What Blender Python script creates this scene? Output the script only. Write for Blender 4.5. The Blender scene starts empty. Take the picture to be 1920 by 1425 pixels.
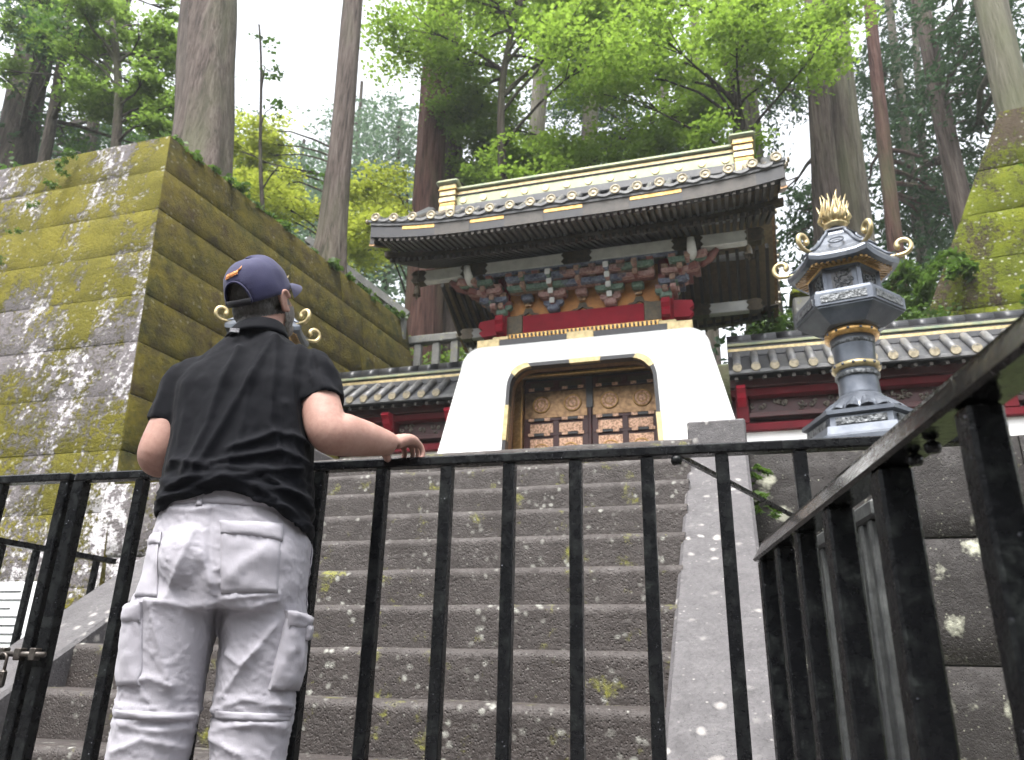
import bpy, bmesh, math, random
import numpy as np
from mathutils import Vector, Matrix, Quaternion, noise as mnoise

S = bpy.context.scene
COL = S.collection
R = math.radians
PI = math.pi

# ------------------------------------------------------------------ camera
def cam_basis(pitch, roll, yaw):
    p, r, y = R(pitch), R(roll), R(yaw)
    fw = Vector((-math.sin(y)*math.cos(p), math.cos(y)*math.cos(p), math.sin(p)))
    rt = Vector((math.cos(y), math.sin(y), 0))
    up = rt.cross(fw)
    return rt*math.cos(r)+up*math.sin(r), up*math.cos(r)-rt*math.sin(r), fw
rt, up, fw = cam_basis(20.7, 1.3, 16.9)
cd = bpy.data.cameras.new('camera'); cam = bpy.data.objects.new('camera', cd); COL.objects.link(cam)
m = Matrix((rt, up, -fw)).transposed().to_4x4(); m.translation = Vector((0, 0, .71))
cam.matrix_world = m
cd.sensor_width = 36; cd.lens = 1450/1920*36; cd.clip_start = .05; cd.clip_end = 600
cd.dof.use_dof = True; cd.dof.focus_distance = 2.1; cd.dof.aperture_fstop = 6.3
S.camera = cam

# ------------------------------------------------------------------ sky, sun, exposure (bright overcast)
SUN_EL, SUN_AZ = 64, 188            # azimuth clockwise from +Y, where the light comes from
w = bpy.data.worlds.new('World'); S.world = w; w.use_nodes = True
wt = w.node_tree; bg = wt.nodes['Background']
sky = wt.nodes.new('ShaderNodeTexSky'); sky.sky_type = 'NISHITA'; sky.sun_disc = False
sky.sun_elevation = R(SUN_EL); sky.sun_rotation = R(SUN_AZ)
sky.air_density = 1.0; sky.dust_density = 4.0; sky.ozone_density = 1.0
hs = wt.nodes.new('ShaderNodeHueSaturation'); hs.inputs['Saturation'].default_value = .18
wt.links.new(sky.outputs[0], hs.inputs['Color']); wt.links.new(hs.outputs[0], bg.inputs['Color'])
bg.inputs['Strength'].default_value = .15
sd = bpy.data.lights.new('sun', 'SUN'); so = bpy.data.objects.new('sun', sd); COL.objects.link(so)
sd.energy = 1.5; sd.angle = R(24); sd.color = (1, .97, .92)
sv = Vector((math.sin(R(SUN_AZ))*math.cos(R(SUN_EL)), math.cos(R(SUN_AZ))*math.cos(R(SUN_EL)), math.sin(R(SUN_EL))))
so.rotation_euler = sv.to_track_quat('Z', 'Y').to_euler(); so.location = sv*40
S.view_settings.view_transform = 'Standard'; S.view_settings.look = 'None'
S.view_settings.exposure = 2.1; S.view_settings.gamma = 1
S.cycles.max_bounces = 4; S.cycles.transparent_max_bounces = 4; S.cycles.diffuse_bounces = 3; S.cycles.glossy_bounces = 2; S.cycles.adaptive_threshold = .02
S.cycles.transmission_bounces = 3; S.cycles.volume_bounces = 0
S.cycles.use_adaptive_sampling = True
try: S.cycles.use_denoising = True
except Exception: pass

# ------------------------------------------------------------------ materials
class G:
    def __init__(s, name):
        s.m = bpy.data.materials.new(name); s.m.use_nodes = True; s.t = s.m.node_tree; s.t.nodes.clear()
        s.out = s.t.nodes.new('ShaderNodeOutputMaterial')
    def n(s, typ, inp=None, **k):
        nd = s.t.nodes.new(typ)
        for a, v in k.items(): setattr(nd, a, v)
        for a, v in (inp or {}).items(): s.put(nd.inputs[a], v)
        return nd
    def put(s, sock, v):
        if isinstance(v, bpy.types.NodeSocket): s.t.links.new(v, sock)
        else:
            if sock.type == 'RGBA' and len(v) == 3: v = (*v, 1)
            sock.default_value = v
    def pos(s, scale=(1, 1, 1), obj=False, rot=(0, 0, 0)):
        v = s.n('ShaderNodeTexCoord').outputs['Object'] if obj else s.n('ShaderNodeNewGeometry').outputs['Position']
        return s.n('ShaderNodeMapping', {'Vector': v, 'Scale': scale, 'Rotation': rot}).outputs[0]
    def noise(s, vec, scale, detail=4, rough=.6, dist=0):
        return s.n('ShaderNodeTexNoise', {'Vector': vec, 'Scale': scale, 'Detail': detail, 'Roughness': rough, 'Distortion': dist}).outputs[0]
    def vor(s, vec, scale, feature='F1', rnd=1):
        return s.n('ShaderNodeTexVoronoi', {'Vector': vec, 'Scale': scale, 'Randomness': rnd}, feature=feature).outputs['Distance']
    def ramp(s, fac, stops, interp='LINEAR'):
        nd = s.n('ShaderNodeValToRGB', {'Fac': fac}); cr = nd.color_ramp; cr.interpolation = interp
        while len(cr.elements) < len(stops): cr.elements.new(.5)
        for e, (p, c) in zip(cr.elements, stops):
            e.position = p; e.color = (*(c if not isinstance(c, (int, float)) else (c, c, c)), 1)
        return nd.outputs['Color']
    def mix(s, fac, a, b, blend='MIX'):
        nd = s.n('ShaderNodeMix', data_type='RGBA', blend_type=blend)
        s.put(nd.inputs[0], fac); s.put(nd.inputs[6], a); s.put(nd.inputs[7], b); return nd.outputs[2]
    def math(s, op, a, b=0.0, clamp=False):
        nd = s.n('ShaderNodeMath', operation=op); nd.use_clamp = clamp; s.put(nd.inputs[0], a); s.put(nd.inputs[1], b); return nd.outputs[0]
    def bump(s, h, strength=.3, dist=.01, normal=None):
        nd = s.n('ShaderNodeBump', {'Height': h, 'Strength': strength, 'Distance': dist})
        if normal: s.put(nd.inputs['Normal'], normal)
        return nd.outputs[0]
    def bsdf(s, col, rough=.6, metal=0.0, normal=None, spec=.5, sheen=0, coat=0, sss=0):
        nd = s.n('ShaderNodeBsdfPrincipled', {'Base Color': col, 'Roughness': rough, 'Metallic': metal, 'Specular IOR Level': spec})
        if normal: s.put(nd.inputs['Normal'], normal)
        if sheen: nd.inputs['Sheen Weight'].default_value = sheen; nd.inputs['Sheen Roughness'].default_value = .6
        if coat: nd.inputs['Coat Weight'].default_value = coat; nd.inputs['Coat Roughness'].default_value = .12
        if sss:
            nd.inputs['Subsurface Weight'].default_value = sss; nd.inputs['Subsurface Radius'].default_value = (.012, .004, .002); nd.inputs['Subsurface Scale'].default_value = 1
        s.t.links.new(nd.outputs[0], s.out.inputs[0]); return nd

MAT = {}
def simple(name, c1, c2=None, scale=8, rough=.6, metal=0, bumps=.15, bscale=40, bdist=.004, obj=False, stretch=(1, 1, 1), lo=.35, hi=.65, **k):
    g = G(name); v = g.pos(stretch, obj)
    c2 = c2 or tuple(x*.6 for x in c1)
    col = g.ramp(g.noise(v, scale, 5), [(lo, c1), (hi, c2)])
    nrm = g.bump(g.noise(v, bscale, 3), bumps, bdist) if bumps else None
    g.bsdf(col, rough, metal, nrm, **k); MAT[name] = g.m; return g.m

def make_materials():
    # --- stones
    def stone(name, a, b, lichen, lich_amt, moss_amt, pit=.6, wet=.75, lscale=9):
        g = G(name); v = g.pos()
        big = g.noise(v, 1.7, 6, .65); fine = g.noise(v, 55, 4, .7); med = g.noise(v, 9, 6, .65)
        col = g.mix(big, a, b); col = g.mix(g.ramp(fine, [(.38, 0.), (.66, 1.)]), col, tuple(x*.3 for x in a), 'MIX')
        col = g.mix(.45, col, g.mix(med, tuple(x*1.5 for x in a), tuple(x*.5 for x in b)))
        # lichen spots: voronoi discs broken up by noise
        d = g.vor(g.n('ShaderNodeVectorMath', {0: g.n('ShaderNodeTexNoise', {'Vector': v, 'Scale': 22, 'Detail': 4}).outputs['Color'], 1: (.55/lscale,)*3, 2: v}, operation='MULTIPLY_ADD').outputs[0], lscale)
        sel = g.ramp(g.noise(v, 3.1, 3), [(lich_amt[0], 0.), (lich_amt[1], 1.)])
        lm = g.math('MULTIPLY', g.ramp(d, [(.12, 1.), (.3, 0.)]), sel)
        sp = g.math('MULTIPLY', g.ramp(g.vor(v, 30), [(.07, 1.), (.19, 0.)]), g.ramp(g.noise(v, 8, 5, .7), [(.42, 0.), (.62, 1.)]))
        lm = g.math('MAXIMUM', lm, g.math('MULTIPLY', sp, .8))
        col = g.mix(lm, col, lichen)
        mm = g.math('MULTIPLY', g.ramp(g.noise(v, 6.3, 6, .7), [(moss_amt, 0.), (moss_amt+.08, 1.)]), g.ramp(g.noise(v, 60, 3), [(.35, .2), (.6, 1.)]))
        col = g.mix(mm, col, g.mix(fine, (.10, .12, .012), (.20, .18, .02)))
        pits = g.ramp(g.vor(v, 70), [(.0, 0.), (.35, 1.)])
        h = g.math('ADD', g.math('MULTIPLY', fine, .7), g.math('ADD', g.math('MULTIPLY', pits, .5), g.math('MULTIPLY', med, 1.2)))
        g.bsdf(col, g.ramp(med, [(.3, wet-.2), (.7, wet+.1)]), 0, g.bump(h, pit, .012)); MAT[name] = g.m
    stone('step_stone', (.043, .033, .0295), (.021, .0175, .0165), (.24, .24, .215), (.46, .60), .595, .8, .72, 18)
    stone('slab_stone', (.086, .080, .084), (.052, .049, .052), (.30, .285, .27), (.47, .62), .80, .5, .7, 13)
    stone('retaining_stone', (.0155, .0105, .0092), (.0065, .0054, .005), (.34, .34, .27), (.36, .48), .66, .8, .75, 4.4)
    stone('grey_stone', (.13, .13, .12), (.09, .09, .085), (.4, .4, .36), (.55, .65), .6, .5, .8)
    stone('paving_stone', (.09, .08, .077), (.06, .056, .054), (.35, .35, .32), (.6, .7), .72, .5, .6)
    # --- mossy wall: pale stone, white lichen, ochre moss; the side that faces +X is mossed over
    def mossy(name, moss_front, moss_side, cols, stone_c, white_amt):
        g = G(name); v = g.pos(); vs = g.pos((1, 1, .5), rot=(0, R(28), 0))
        nx = g.n('ShaderNodeSeparateXYZ', {0: g.n('ShaderNodeNewGeometry').outputs['True Normal']}).outputs['X']
        side = g.ramp(nx, [(.2, 0.), (.75, 1.)])
        n1 = g.noise(vs, .9, 3, .5); n2 = g.noise(vs, 3.4, 6, .7); n3 = g.noise(v, 26, 4, .7); n4 = g.noise(v, 90, 3, .7)
        field = g.math('ADD', g.math('ADD', g.math('MULTIPLY', n1, .42), g.math('MULTIPLY', n2, .30)), g.math('ADD', g.math('MULTIPLY', n3, .24), g.math('MULTIPLY', g.noise(v, 11, 5, .7), .16)))
        field = g.math('ADD', field, g.math('MULTIPLY', side, moss_side))
        mm = g.ramp(field, [(moss_front, 0.), (moss_front+.045, 1.)])
        st = g.mix(g.noise(v, 2.3, 5), stone_c, tuple(x*.62 for x in stone_c))
        st = g.mix(g.ramp(n3, [(.35, .55), (.6, 0.)]), st, tuple(x*.4 for x in stone_c))
        wf = g.math('ADD', g.math('MULTIPLY', g.noise(vs, 1.3, 4, .6), .5), g.math('MULTIPLY', g.noise(v, 14, 5, .7), .5))
        st = g.mix(g.ramp(wf, [(white_amt, 0.), (white_amt+.035, 1.)]), st, (.5, .48, .5))
        spots = g.math('MULTIPLY', g.ramp(g.vor(g.n('ShaderNodeVectorMath', {0: g.n('ShaderNodeTexNoise', {'Vector': v, 'Scale': 24, 'Detail': 4}).outputs['Color'], 1: (.05,)*3, 2: v}, operation='MULTIPLY_ADD').outputs[0], 11), [(.10, 1.), (.26, 0.)]), g.ramp(g.noise(v, 2.6, 4), [(.44, 0.), (.56, 1.)]))
        mo = g.ramp(g.math('ADD', g.math('MULTIPLY', n4, .5), g.math('MULTIPLY', g.noise(v, 1.6, 4), .5)), [(.32, cols[0]), (.5, cols[1]), (.66, cols[2])])
        mo = g.mix(side, mo, g.mix(g.ramp(g.noise(v, 5, 6, .7), [(.35, 0.), (.65, 1.)]), g.mix(g.ramp(g.noise(v, 1.1, 3), [(.4, 0.), (.6, 1.)]), (.012, .016, .002), (.035, .024, .008)), (.088, .072, .006)))
        col = g.mix(mm, st, mo)
        col = g.mix(g.math('MULTIPLY', spots, g.math('SUBTRACT', 1, g.math('MULTIPLY', side, .75))), col, (.32, .32, .28))
        h = g.math('ADD', g.math('MULTIPLY', n4, .35), g.math('ADD', g.math('MULTIPLY', n3, .9), g.math('MULTIPLY', mm, .5)))
        g.bsdf(col, .92, 0, g.bump(h, .95, .04), spec=.2); MAT[name] = g.m
    mossy('mossy_stone', .52, .14, ((.035, .033, .003), (.105, .094, .009), (.19, .165, .020)), (.19, .172, .178), .52)
    mossy('green_moss_stone', .515, .0, ((.035, .044, .003), (.10, .12, .006), (.15, .155, .010)), (.075, .055, .035), .66)
    simple('soil', (.035, .045, .012), (.03, .022, .014), 2.2, .95, bumps=.8, bscale=14, bdist=.05)
    simple('forest_floor', (.045, .07, .012), (.03, .03, .012), 1.2, .95, bumps=.8, bscale=9, bdist=.08)
    # --- painted steel, wet and chipped
    g = G('black_paint'); v = g.pos(); n = g.noise(v, 26, 5, .65); f = g.noise(v, 140, 3, .6)
    col = g.mix(g.ramp(n, [(.52, 0.), (.66, 1.)]), (.004, .0043, .0052), g.mix(g.ramp(f, [(.45, 0.), (.6, 1.)]), (.006, .007, .0075), (.019, .022, .021)))
    drops = g.math('MULTIPLY', g.ramp(g.vor(v, 85), [(.10, 1.), (.17, 0.)]), g.ramp(g.noise(v, 19, 2), [(.60, 0.), (.68, 1.)]))
    col = g.mix(drops, col, (.2, .21, .24))
    g.bsdf(col, g.ramp(n, [(.35, .20), (.7, .40)]), 0, g.bump(g.math('ADD', f, g.math('MULTIPLY', n, 2.)), .3, .003), .2); MAT['black_paint'] = g.m
    g = G('wet_paint'); v = g.pos((1, 1, .5)); n = g.noise(v, 45, 3, .5); f = g.noise(v, 170, 2, .5)
    g.bsdf((.0025, .0027, .0033), g.ramp(n, [(.4, .10), (.65, .24)]), 0, g.bump(g.math('ADD', g.math('MULTIPLY', f, .5), n), .4, .003), .8); MAT['wet_paint'] = g.m
    simple('worn_paint', (.03, .032, .033), (.075, .08, .078), 30, .5, bumps=.3, bscale=120)
    simple('steel', (.12, .11, .10), (.05, .04, .035), 40, .42, .8)
    # --- gate paints and metals
    simple('plaster', (.90, .90, .89), (.82, .82, .81), 1.6, .85, bumps=.08, bscale=25)
    simple('gold', (.60, .37, .14), (.36, .21, .07), 26, .34, .9, bumps=.35, bscale=70)
    simple('pale_gold', (.55, .43, .24), (.30, .25, .13), 18, .42, .75, bumps=.35, bscale=60)
    simple('patina_gold', (.30, .29, .17), (.15, .19, .13), 6, .5, .5, bumps=.3, bscale=45)
    simple('gold_filigree', (.80, .52, .36), (.34, .18, .11), 48, .42, .45, bumps=.9, bscale=75, bdist=.006, lo=.42, hi=.6)
    simple('bronze_gold', (.34, .21, .11), (.16, .095, .05), 20, .36, .75, bumps=.5, bscale=60)
    simple('red_lacquer', (.27, .010, .024), (.20, .008, .018), 4, .6, bumps=.1, spec=.15)
    simple('dull_red', (.12, .007, .013), (.08, .005, .009), 4, .6, bumps=.1, spec=.15)
    simple('dark_red', (.06, .010, .010), (.035, .007, .007), 5, .45, bumps=.15)
    simple('black_lacquer', (.012, .012, .015), (.022, .02, .02), 12, .3, bumps=.1)
    simple('dark_wood', (.035, .026, .018), (.016, .013, .011), 14, .55, bumps=.3, bscale=50)
    simple('bronze_fitting', (.085, .065, .038), (.04, .033, .022), 22, .45, .5, bumps=.5, bscale=80)
    simple('white_paint', (.62, .62, .60), (.48, .48, .47), 7, .7, bumps=.15)
    simple('orange_panel', (.50, .22, .045), (.32, .125, .028), 9, .5, .15, bumps=.6, bscale=30)
    simple('paint_green', (.045, .105, .07), (.18, .24, .19), 28, .6)
    simple('paint_pink', (.22, .095, .083), (.40, .26, .23), 28, .6)
    simple('paint_blue', (.045, .055, .11), (.19, .21, .26), 28, .6)
    simple('paint_tan', (.30, .19, .13), (.15, .085, .06), 26, .6)
    simple('lit_rafter', (.10, .09, .08), (.05, .044, .038), 20, .6)  # flying rafters: the light on their ends is put into this paler colour
    simple('paint_rose', (.20, .055, .045), (.16, .075, .065), 22, .6)
    simple('rafter_tip', (.045, .038, .03), (.028, .024, .02), 30, .5, .4)
    simple('carving', (.22, .19, .15), (.05, .043, .035), 34, .7, bumps=1, bscale=40, bdist=.02, lo=.42, hi=.6)
    simple('roof_tile', (.030, .032, .038), (.06, .06, .062), 9, .42, bumps=.35, bscale=35)
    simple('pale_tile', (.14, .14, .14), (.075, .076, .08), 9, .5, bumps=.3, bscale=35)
    simple('tile_disc', (.30, .26, .18), (.15, .125, .08), 30, .45, .3, bumps=.6, bscale=60)
    simple('gold_leaf', (.42, .25, .09), (.28, .16, .05), 30, .4, .3)
    simple('soffit_board', (.24, .18, .105), (.15, .11, .065), 16, .7)
    simple('rafter_wood', (.05, .042, .034), (.025, .021, .018), 20, .6)
    simple('bronze', (.070, .080, .099), (.115, .127, .15), 8, .4, .55, bumps=.2, bscale=60)
    simple('bronze_relief', (.13, .137, .145), (.025, .028, .03), 34, .45, .5, bumps=1, bscale=40, bdist=.012, lo=.44, hi=.58)
    simple('sign_white', (.75, .76, .78), (.68, .7, .72), 3, .5, bumps=0)
    simple('ink', (.05, .05, .06), rough=.6, bumps=0)
    # --- bark
    def bark(name, a, b, c):
        g = G(name); v = g.pos((7, 7, .55)); n = g.math('ADD', g.math('MULTIPLY', g.noise(v, 1.6, 6, .7, .4), .55), g.math('MULTIPLY', g.noise(g.pos((24, 24, 1.1)), 1.5, 5, .7, .3), .45)); big = g.noise(g.pos((1, 1, .3)), .9, 3)
        col = g.ramp(n, [(.38, c), (.5, a), (.64, b)]); col = g.mix(g.ramp(big, [(.5, 0.), (.7, .6)]), col, (.10, .11, .06))
        g.bsdf(col, .9, 0, g.bump(n, 1, .10), spec=.2); MAT[name] = g.m
    bark('cedar_bark', (.088, .069, .06), (.155, .13, .115), (.022, .016, .014))
    bark('red_bark', (.085, .042, .034), (.14, .085, .07), (.022, .011, .009))
    bark('pale_bark', (.12, .108, .088), (.18, .168, .14), (.045, .037, .03))
    bark('dark_bark', (.035, .028, .022), (.075, .062, .05), (.012, .010, .008))
    # --- leaves
    def leaf(name, a, b, c, tr=.5):
        g = G(name); ri = g.n('ShaderNodeNewGeometry').outputs['Random Per Island']
        col = g.ramp(ri, [(0, a), (.55, b), (1, c)])
        col = g.mix(g.ramp(g.noise(g.pos(), .55, 3), [(.35, 0.), (.65, .75)]), col, b)
        d = g.n('ShaderNodeBsdfDiffuse', {'Color': col}); t = g.n('ShaderNodeBsdfTranslucent', {'Color': g.mix(.35, col, c)})
        gl = g.n('ShaderNodeBsdfGlossy', {'Color': (.5, .5, .5), 'Roughness': .45})
        m1 = g.n('ShaderNodeMixShader', {0: tr, 1: d.outputs[0], 2: t.outputs[0]})
        m2 = g.n('ShaderNodeMixShader', {0: .05, 1: m1.outputs[0], 2: gl.outputs[0]})
        g.t.links.new(m2.outputs[0], g.out.inputs[0]); MAT[name] = g.m
    leaf('maple_leaf', (.085, .165, .016), (.14, .24, .024), (.24, .345, .05), .66)
    leaf('maple_leaf_mid', (.07, .13, .018), (.11, .185, .028), (.18, .27, .05), .65)
    leaf('yellow_leaf', (0.177, 0.237, 0.019), (0.266, 0.322, 0.035), (0.354, 0.389, 0.058), .68)
    leaf('cedar_leaf', (0.019, 0.048, 0.024), (0.037, 0.078, 0.034), (0.063, 0.116, 0.043), .35)
    leaf('green_leaf', (0.033, 0.080, 0.013), (0.055, 0.121, 0.018), (0.093, 0.177, 0.028), .45)
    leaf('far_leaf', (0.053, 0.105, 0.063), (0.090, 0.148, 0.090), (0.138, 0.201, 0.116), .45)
    leaf('grass_leaf', (0.037, 0.081, 0.012), (0.062, 0.124, 0.019), (0.105, 0.174, 0.031), .5)
    # --- person
    g = G('shirt_cloth'); v = g.pos(obj=True); wv = g.noise(v, 260, 2); n = g.noise(v, 7, 4)
    g.bsdf(g.mix(n, (.0020, .0023, .0040), (.0034, .0039, .0064)), .78, 0, g.bump(wv, .35, .002), .08, sheen=.02); MAT['shirt_cloth'] = g.m
    g = G('trouser_cloth'); v = g.pos(obj=True); wv = g.noise(v, 300, 2); n = g.noise(v, 5, 4); cr = g.noise(g.pos((1, 1, .5), True), 30, 5, .65, .8)
    g.bsdf(g.mix(n, (.30, .29, .325), (.265, .257, .29)), .8, 0, g.bump(g.math('ADD', g.math('MULTIPLY', wv, .2), cr), .22, .006), .25, sheen=.1); MAT['trouser_cloth'] = g.m
    simple('cap_cloth', (.014, .014, .058), (.010, .010, .044), 6, .85, bumps=.3, bscale=220, bdist=.002, obj=True, sheen=.05)
    simple('cap_strap', (.012, .012, .018), rough=.7, obj=True, bscale=200)
    simple('orange_thread', (.62, .26, .07), (.5, .18, .05), 150, .6, obj=True, bscale=300)
    g = G('skin'); v = g.pos(obj=True); n = g.ramp(g.math('ADD', g.math('MULTIPLY', g.noise(v, 16, 5, .7), .6), g.math('MULTIPLY', g.noise(v, 70, 4, .7), .4)), [(.38, 0.), (.62, 1.)])
    g.bsdf(g.mix(n, (.35, .215, .178), (.27, .15, .122)), .62, 0, g.bump(g.noise(v, 170, 3), .25, .0015), .25, sss=.05); MAT['skin'] = g.m
    simple('hair', (.010, .008, .007), (.035, .03, .028), 90, .6, obj=True, stretch=(1, 1, .3), bumps=.8, bscale=160)
    simple('grey_hair', (.17, .155, .15), (.10, .09, .085), 90, .6, obj=True, stretch=(1, 1, .3), bumps=.8, bscale=180)
    simple('label_grey', (.25, .25, .27), (.06, .06, .07), 120, .6, obj=True, bumps=0)
    simple('shoe_leather', (.03, .025, .022), rough=.5, obj=True)
make_materials()

# ------------------------------------------------------------------ mesh helpers (everything in world coordinates)
class MB:
    def __init__(s): s.v = []; s.f = []; s.mi = []; s.sm = []
    def add(s, vs, fs, mi=0, smooth=False):
        b = len(s.v); s.v += [tuple(map(float, p)) for p in vs]
        for f in fs: s.f.append([i+b for i in f]); s.mi.append(mi); s.sm.append(smooth)
        return s
    def hexa(s, p, mi=0):            # 8 corners: bottom loop 0-3 (ccw from above), top loop 4-7
        return s.add(p, [(3, 2, 1, 0), (4, 5, 6, 7), (0, 1, 5, 4), (1, 2, 6, 5), (2, 3, 7, 6), (3, 0, 4, 7)], mi)
    def box(s, x0, x1, y0, y1, z0, z1, mi=0):
        return s.hexa([(x0, y0, z0), (x1, y0, z0), (x1, y1, z0), (x0, y1, z0), (x0, y0, z1), (x1, y0, z1), (x1, y1, z1), (x0, y1, z1)], mi)
    def bbox(s, x0, x1, y0, y1, z0, z1, b=.005, mi=0):     # chamfered box
        b = min(b, (x1-x0)*.4, (y1-y0)*.4, (z1-z0)*.4)
        bm = bmesh.new(); bmesh.ops.create_cube(bm, size=1)
        for v in bm.verts: v.co = Vector(((x0+x1)/2+v.co.x*(x1-x0), (y0+y1)/2+v.co.y*(y1-y0), (z0+z1)/2+v.co.z*(z1-z0)))
        bmesh.ops.bevel(bm, geom=bm.edges[:], offset=b, segments=1, affect='EDGES', profile=.5)
        bm.verts.index_update()
        s.add([v.co for v in bm.verts], [[v.index for v in f.verts] for f in bm.faces], mi); bm.free(); return s
    def bar(s, a, b, wx, wz, mi=0, upv=(0, 0, 1)):         # rectangular bar from a to b
        a, b = Vector(a), Vector(b); d = (b-a).normalized(); u = Vector(upv)
        if abs(d.dot(u)) > .98: u = Vector((0, 1, 0))
        r = d.cross(u).normalized()*wx/2; t = r.cross(d).normalized()*wz/2
        return s.hexa([a-r-t, a+r-t, b+r-t, b-r-t, a-r+t, a+r+t, b+r+t, b-r+t], mi)
    def tube(s, pts, rad, n=10, mi=0, smooth=True, cap=True, flat=1.0):
        pts = [Vector(p) for p in pts]; rad = [rad]*len(pts) if isinstance(rad, (int, float)) else rad
        vs = []; fs = []; t0 = (pts[1]-pts[0]).normalized()
        u = t0.orthogonal().normalized()
        for i, p in enumerate(pts):
            t = (pts[min(i+1, len(pts)-1)]-pts[max(i-1, 0)]).normalized()
            u = (u-t*u.dot(t)).normalized(); w_ = t.cross(u)
            for k in range(n):
                a = 2*PI*k/n; vs.append(p+(u*math.cos(a)+w_*math.sin(a)*flat)*rad[i])
        for i in range(len(pts)-1):
            for k in range(n):
                fs.append((i*n+k, i*n+(k+1) % n, (i+1)*n+(k+1) % n, (i+1)*n+k))
        if cap: fs += [tuple(range(n-1, -1, -1)), tuple((len(pts)-1)*n+k for k in range(n))]
        return s.add(vs, fs, mi, smooth)
    def lathe(s, prof, n=24, c=(0, 0), a0=0, mi=0, smooth=True, cap=True):   # prof: (r, z)
        vs = []; fs = []
        for r, z in prof:
            for k in range(n): a = a0+2*PI*k/n; vs.append((c[0]+r*math.cos(a), c[1]+r*math.sin(a), z))
        for i in range(len(prof)-1):
            for k in range(n): fs.append((i*n+k, i*n+(k+1) % n, (i+1)*n+(k+1) % n, (i+1)*n+k))
        if cap: fs += [tuple(range(n-1, -1, -1)), tuple((len(prof)-1)*n+k for k in range(n))]
        return s.add(vs, fs, mi, smooth)
    def disc(s, c, r, h, n=16, axis='Y', mi=0, rim=0):      # short cylinder facing -axis
        vs = []; c = Vector(c)
        for d, rr in ((0, r), (-h, r*.94)):
            for k in range(n):
                a = 2*PI*k/n; x, y = rr*math.cos(a), rr*math.sin(a)
                vs.append(c+(Vector((x, d, y)) if axis == 'Y' else Vector((x, y, -d))))
        fs = [(k, (k+1) % n, n+(k+1) % n, n+k) for k in range(n)]+[tuple(n+k for k in range(n)), tuple(range(n-1, -1, -1))]
        return s.add(vs, fs, mi)
    def grid(s, nu, nv, fn, mi=0, smooth=True, flip=False):
        vs = [fn(i/nu, j/nv) for j in range(nv+1) for i in range(nu+1)]
        fs = [(j*(nu+1)+i, j*(nu+1)+i+1, (j+1)*(nu+1)+i+1, (j+1)*(nu+1)+i) for j in range(nv) for i in range(nu)]
        if flip: fs = [f[::-1] for f in fs]
        return s.add(vs, fs, mi, smooth)
    def mesh(s, name, mats, off=(0, 0, 0)):
        me = bpy.data.meshes.new(name)
        me.from_pydata([(a-off[0], b-off[1], c-off[2]) for a, b, c in s.v], [], s.f)
        for mt in ([mats] if isinstance(mats, str) else mats): me.materials.append(MAT[mt])
        me.polygons.foreach_set('material_index', s.mi); me.polygons.foreach_set('use_smooth', s.sm); me.update(); return me
    def build(s, name, mats, parent=None, world=True):
        o = bpy.data.objects.new(name, s.mesh(name, mats, wl(parent) if world else (0, 0, 0)))
        COL.objects.link(o); o.parent = parent; return o

def wl(o):
    p = Vector((0, 0, 0))
    while o is not None: p += o.location; o = o.parent
    return p
def tag(o, label=None, cat=None, group=None, kind=None):
    if label: o['label'] = label
    if cat: o['category'] = cat
    if group: o['group'] = group
    if kind: o['kind'] = kind
    return o
def thing(name, label, cat, loc=(0, 0, 0), group=None):
    o = bpy.data.objects.new(name, None); COL.objects.link(o); o.location = loc; o.empty_display_size = .2
    return tag(o, label, cat, group)
def inst(name, me, parent, loc, rot=(0, 0, 0), scale=(1, 1, 1)):      # loc in world space; unrotated parents
    o = bpy.data.objects.new(name, me); COL.objects.link(o); o.parent = parent
    o.location = Vector(loc)-wl(parent); o.rotation_euler = rot; o.scale = scale; return o
def copy_tree(o, parent=None):
    c = o.copy(); COL.objects.link(c); c.parent = parent
    for ch in o.children: copy_tree(ch, c)
    return c
rnd = random.Random(11)
def U(a, b): return rnd.uniform(a, b)
# ------------------------------------------------------------------ terrain and paving
AX = -1.75                                  # axis of stairs and gate
def terrain_z(x, y):
    if y < 5.5: return -.02
    z = 2.18
    def ss(a, b, t): t = min(1, max(0, (t-a)/(b-a))); return t*t*(3-2*t)
    back = 2.18+3.4*ss(10.6, 12.2, y)+ss(14, 60, y)*4 + ss(60, 300, y)*20
    left = 6.65+.9*ss(7, 12, y)+ss(14, 70, y)*3
    right = 2.18+3.9*ss(10.2, 13.5, y)+ss(14, 50, y)*4
    k = ss(-5.6, -7.0, x) if False else min(1, max(0, (-6.3-x)/.6))
    z = back
    r = ss(1.5, 5, x); z = z*(1-r)+right*r
    if y > 6.6: z = z*(1-k)+max(left, z)*k
    elif x < -6.3: z = 2.0
    return z
gx = [-300, -120, -60, -40, -30, -24]+list(np.arange(-20, 12.1, .6))+[14, 17, 20, 26, 34, 50, 90, 160, 300]
gy = [-200, -60, -20, -8, -3, 0, 2, 4, 5.44, 5.46]+list(np.arange(6, 16, .5))+[17, 18, 20, 22, 25, 29, 34, 40, 50, 65, 90, 140, 250, 400]
mb = MB(); nx_, ny_ = len(gx), len(gy)
mb.add([(x, y, terrain_z(x, y)+(U(-.06, .06) if y > 7 else 0)) for y in gy for x in gx],
       [(j*nx_+i, j*nx_+i+1, (j+1)*nx_+i+1, (j+1)*nx_+i) for j in range(ny_-1) for i in range(nx_-1)], 0, True)
tag(mb.build('ground', 'forest_floor'), kind='structure')
pav = MB(); pav.box(-7, 5, -6, 2.41, -.3, .0); pav_o = tag(pav.build('pavement', 'paving_stone'), kind='structure')
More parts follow.
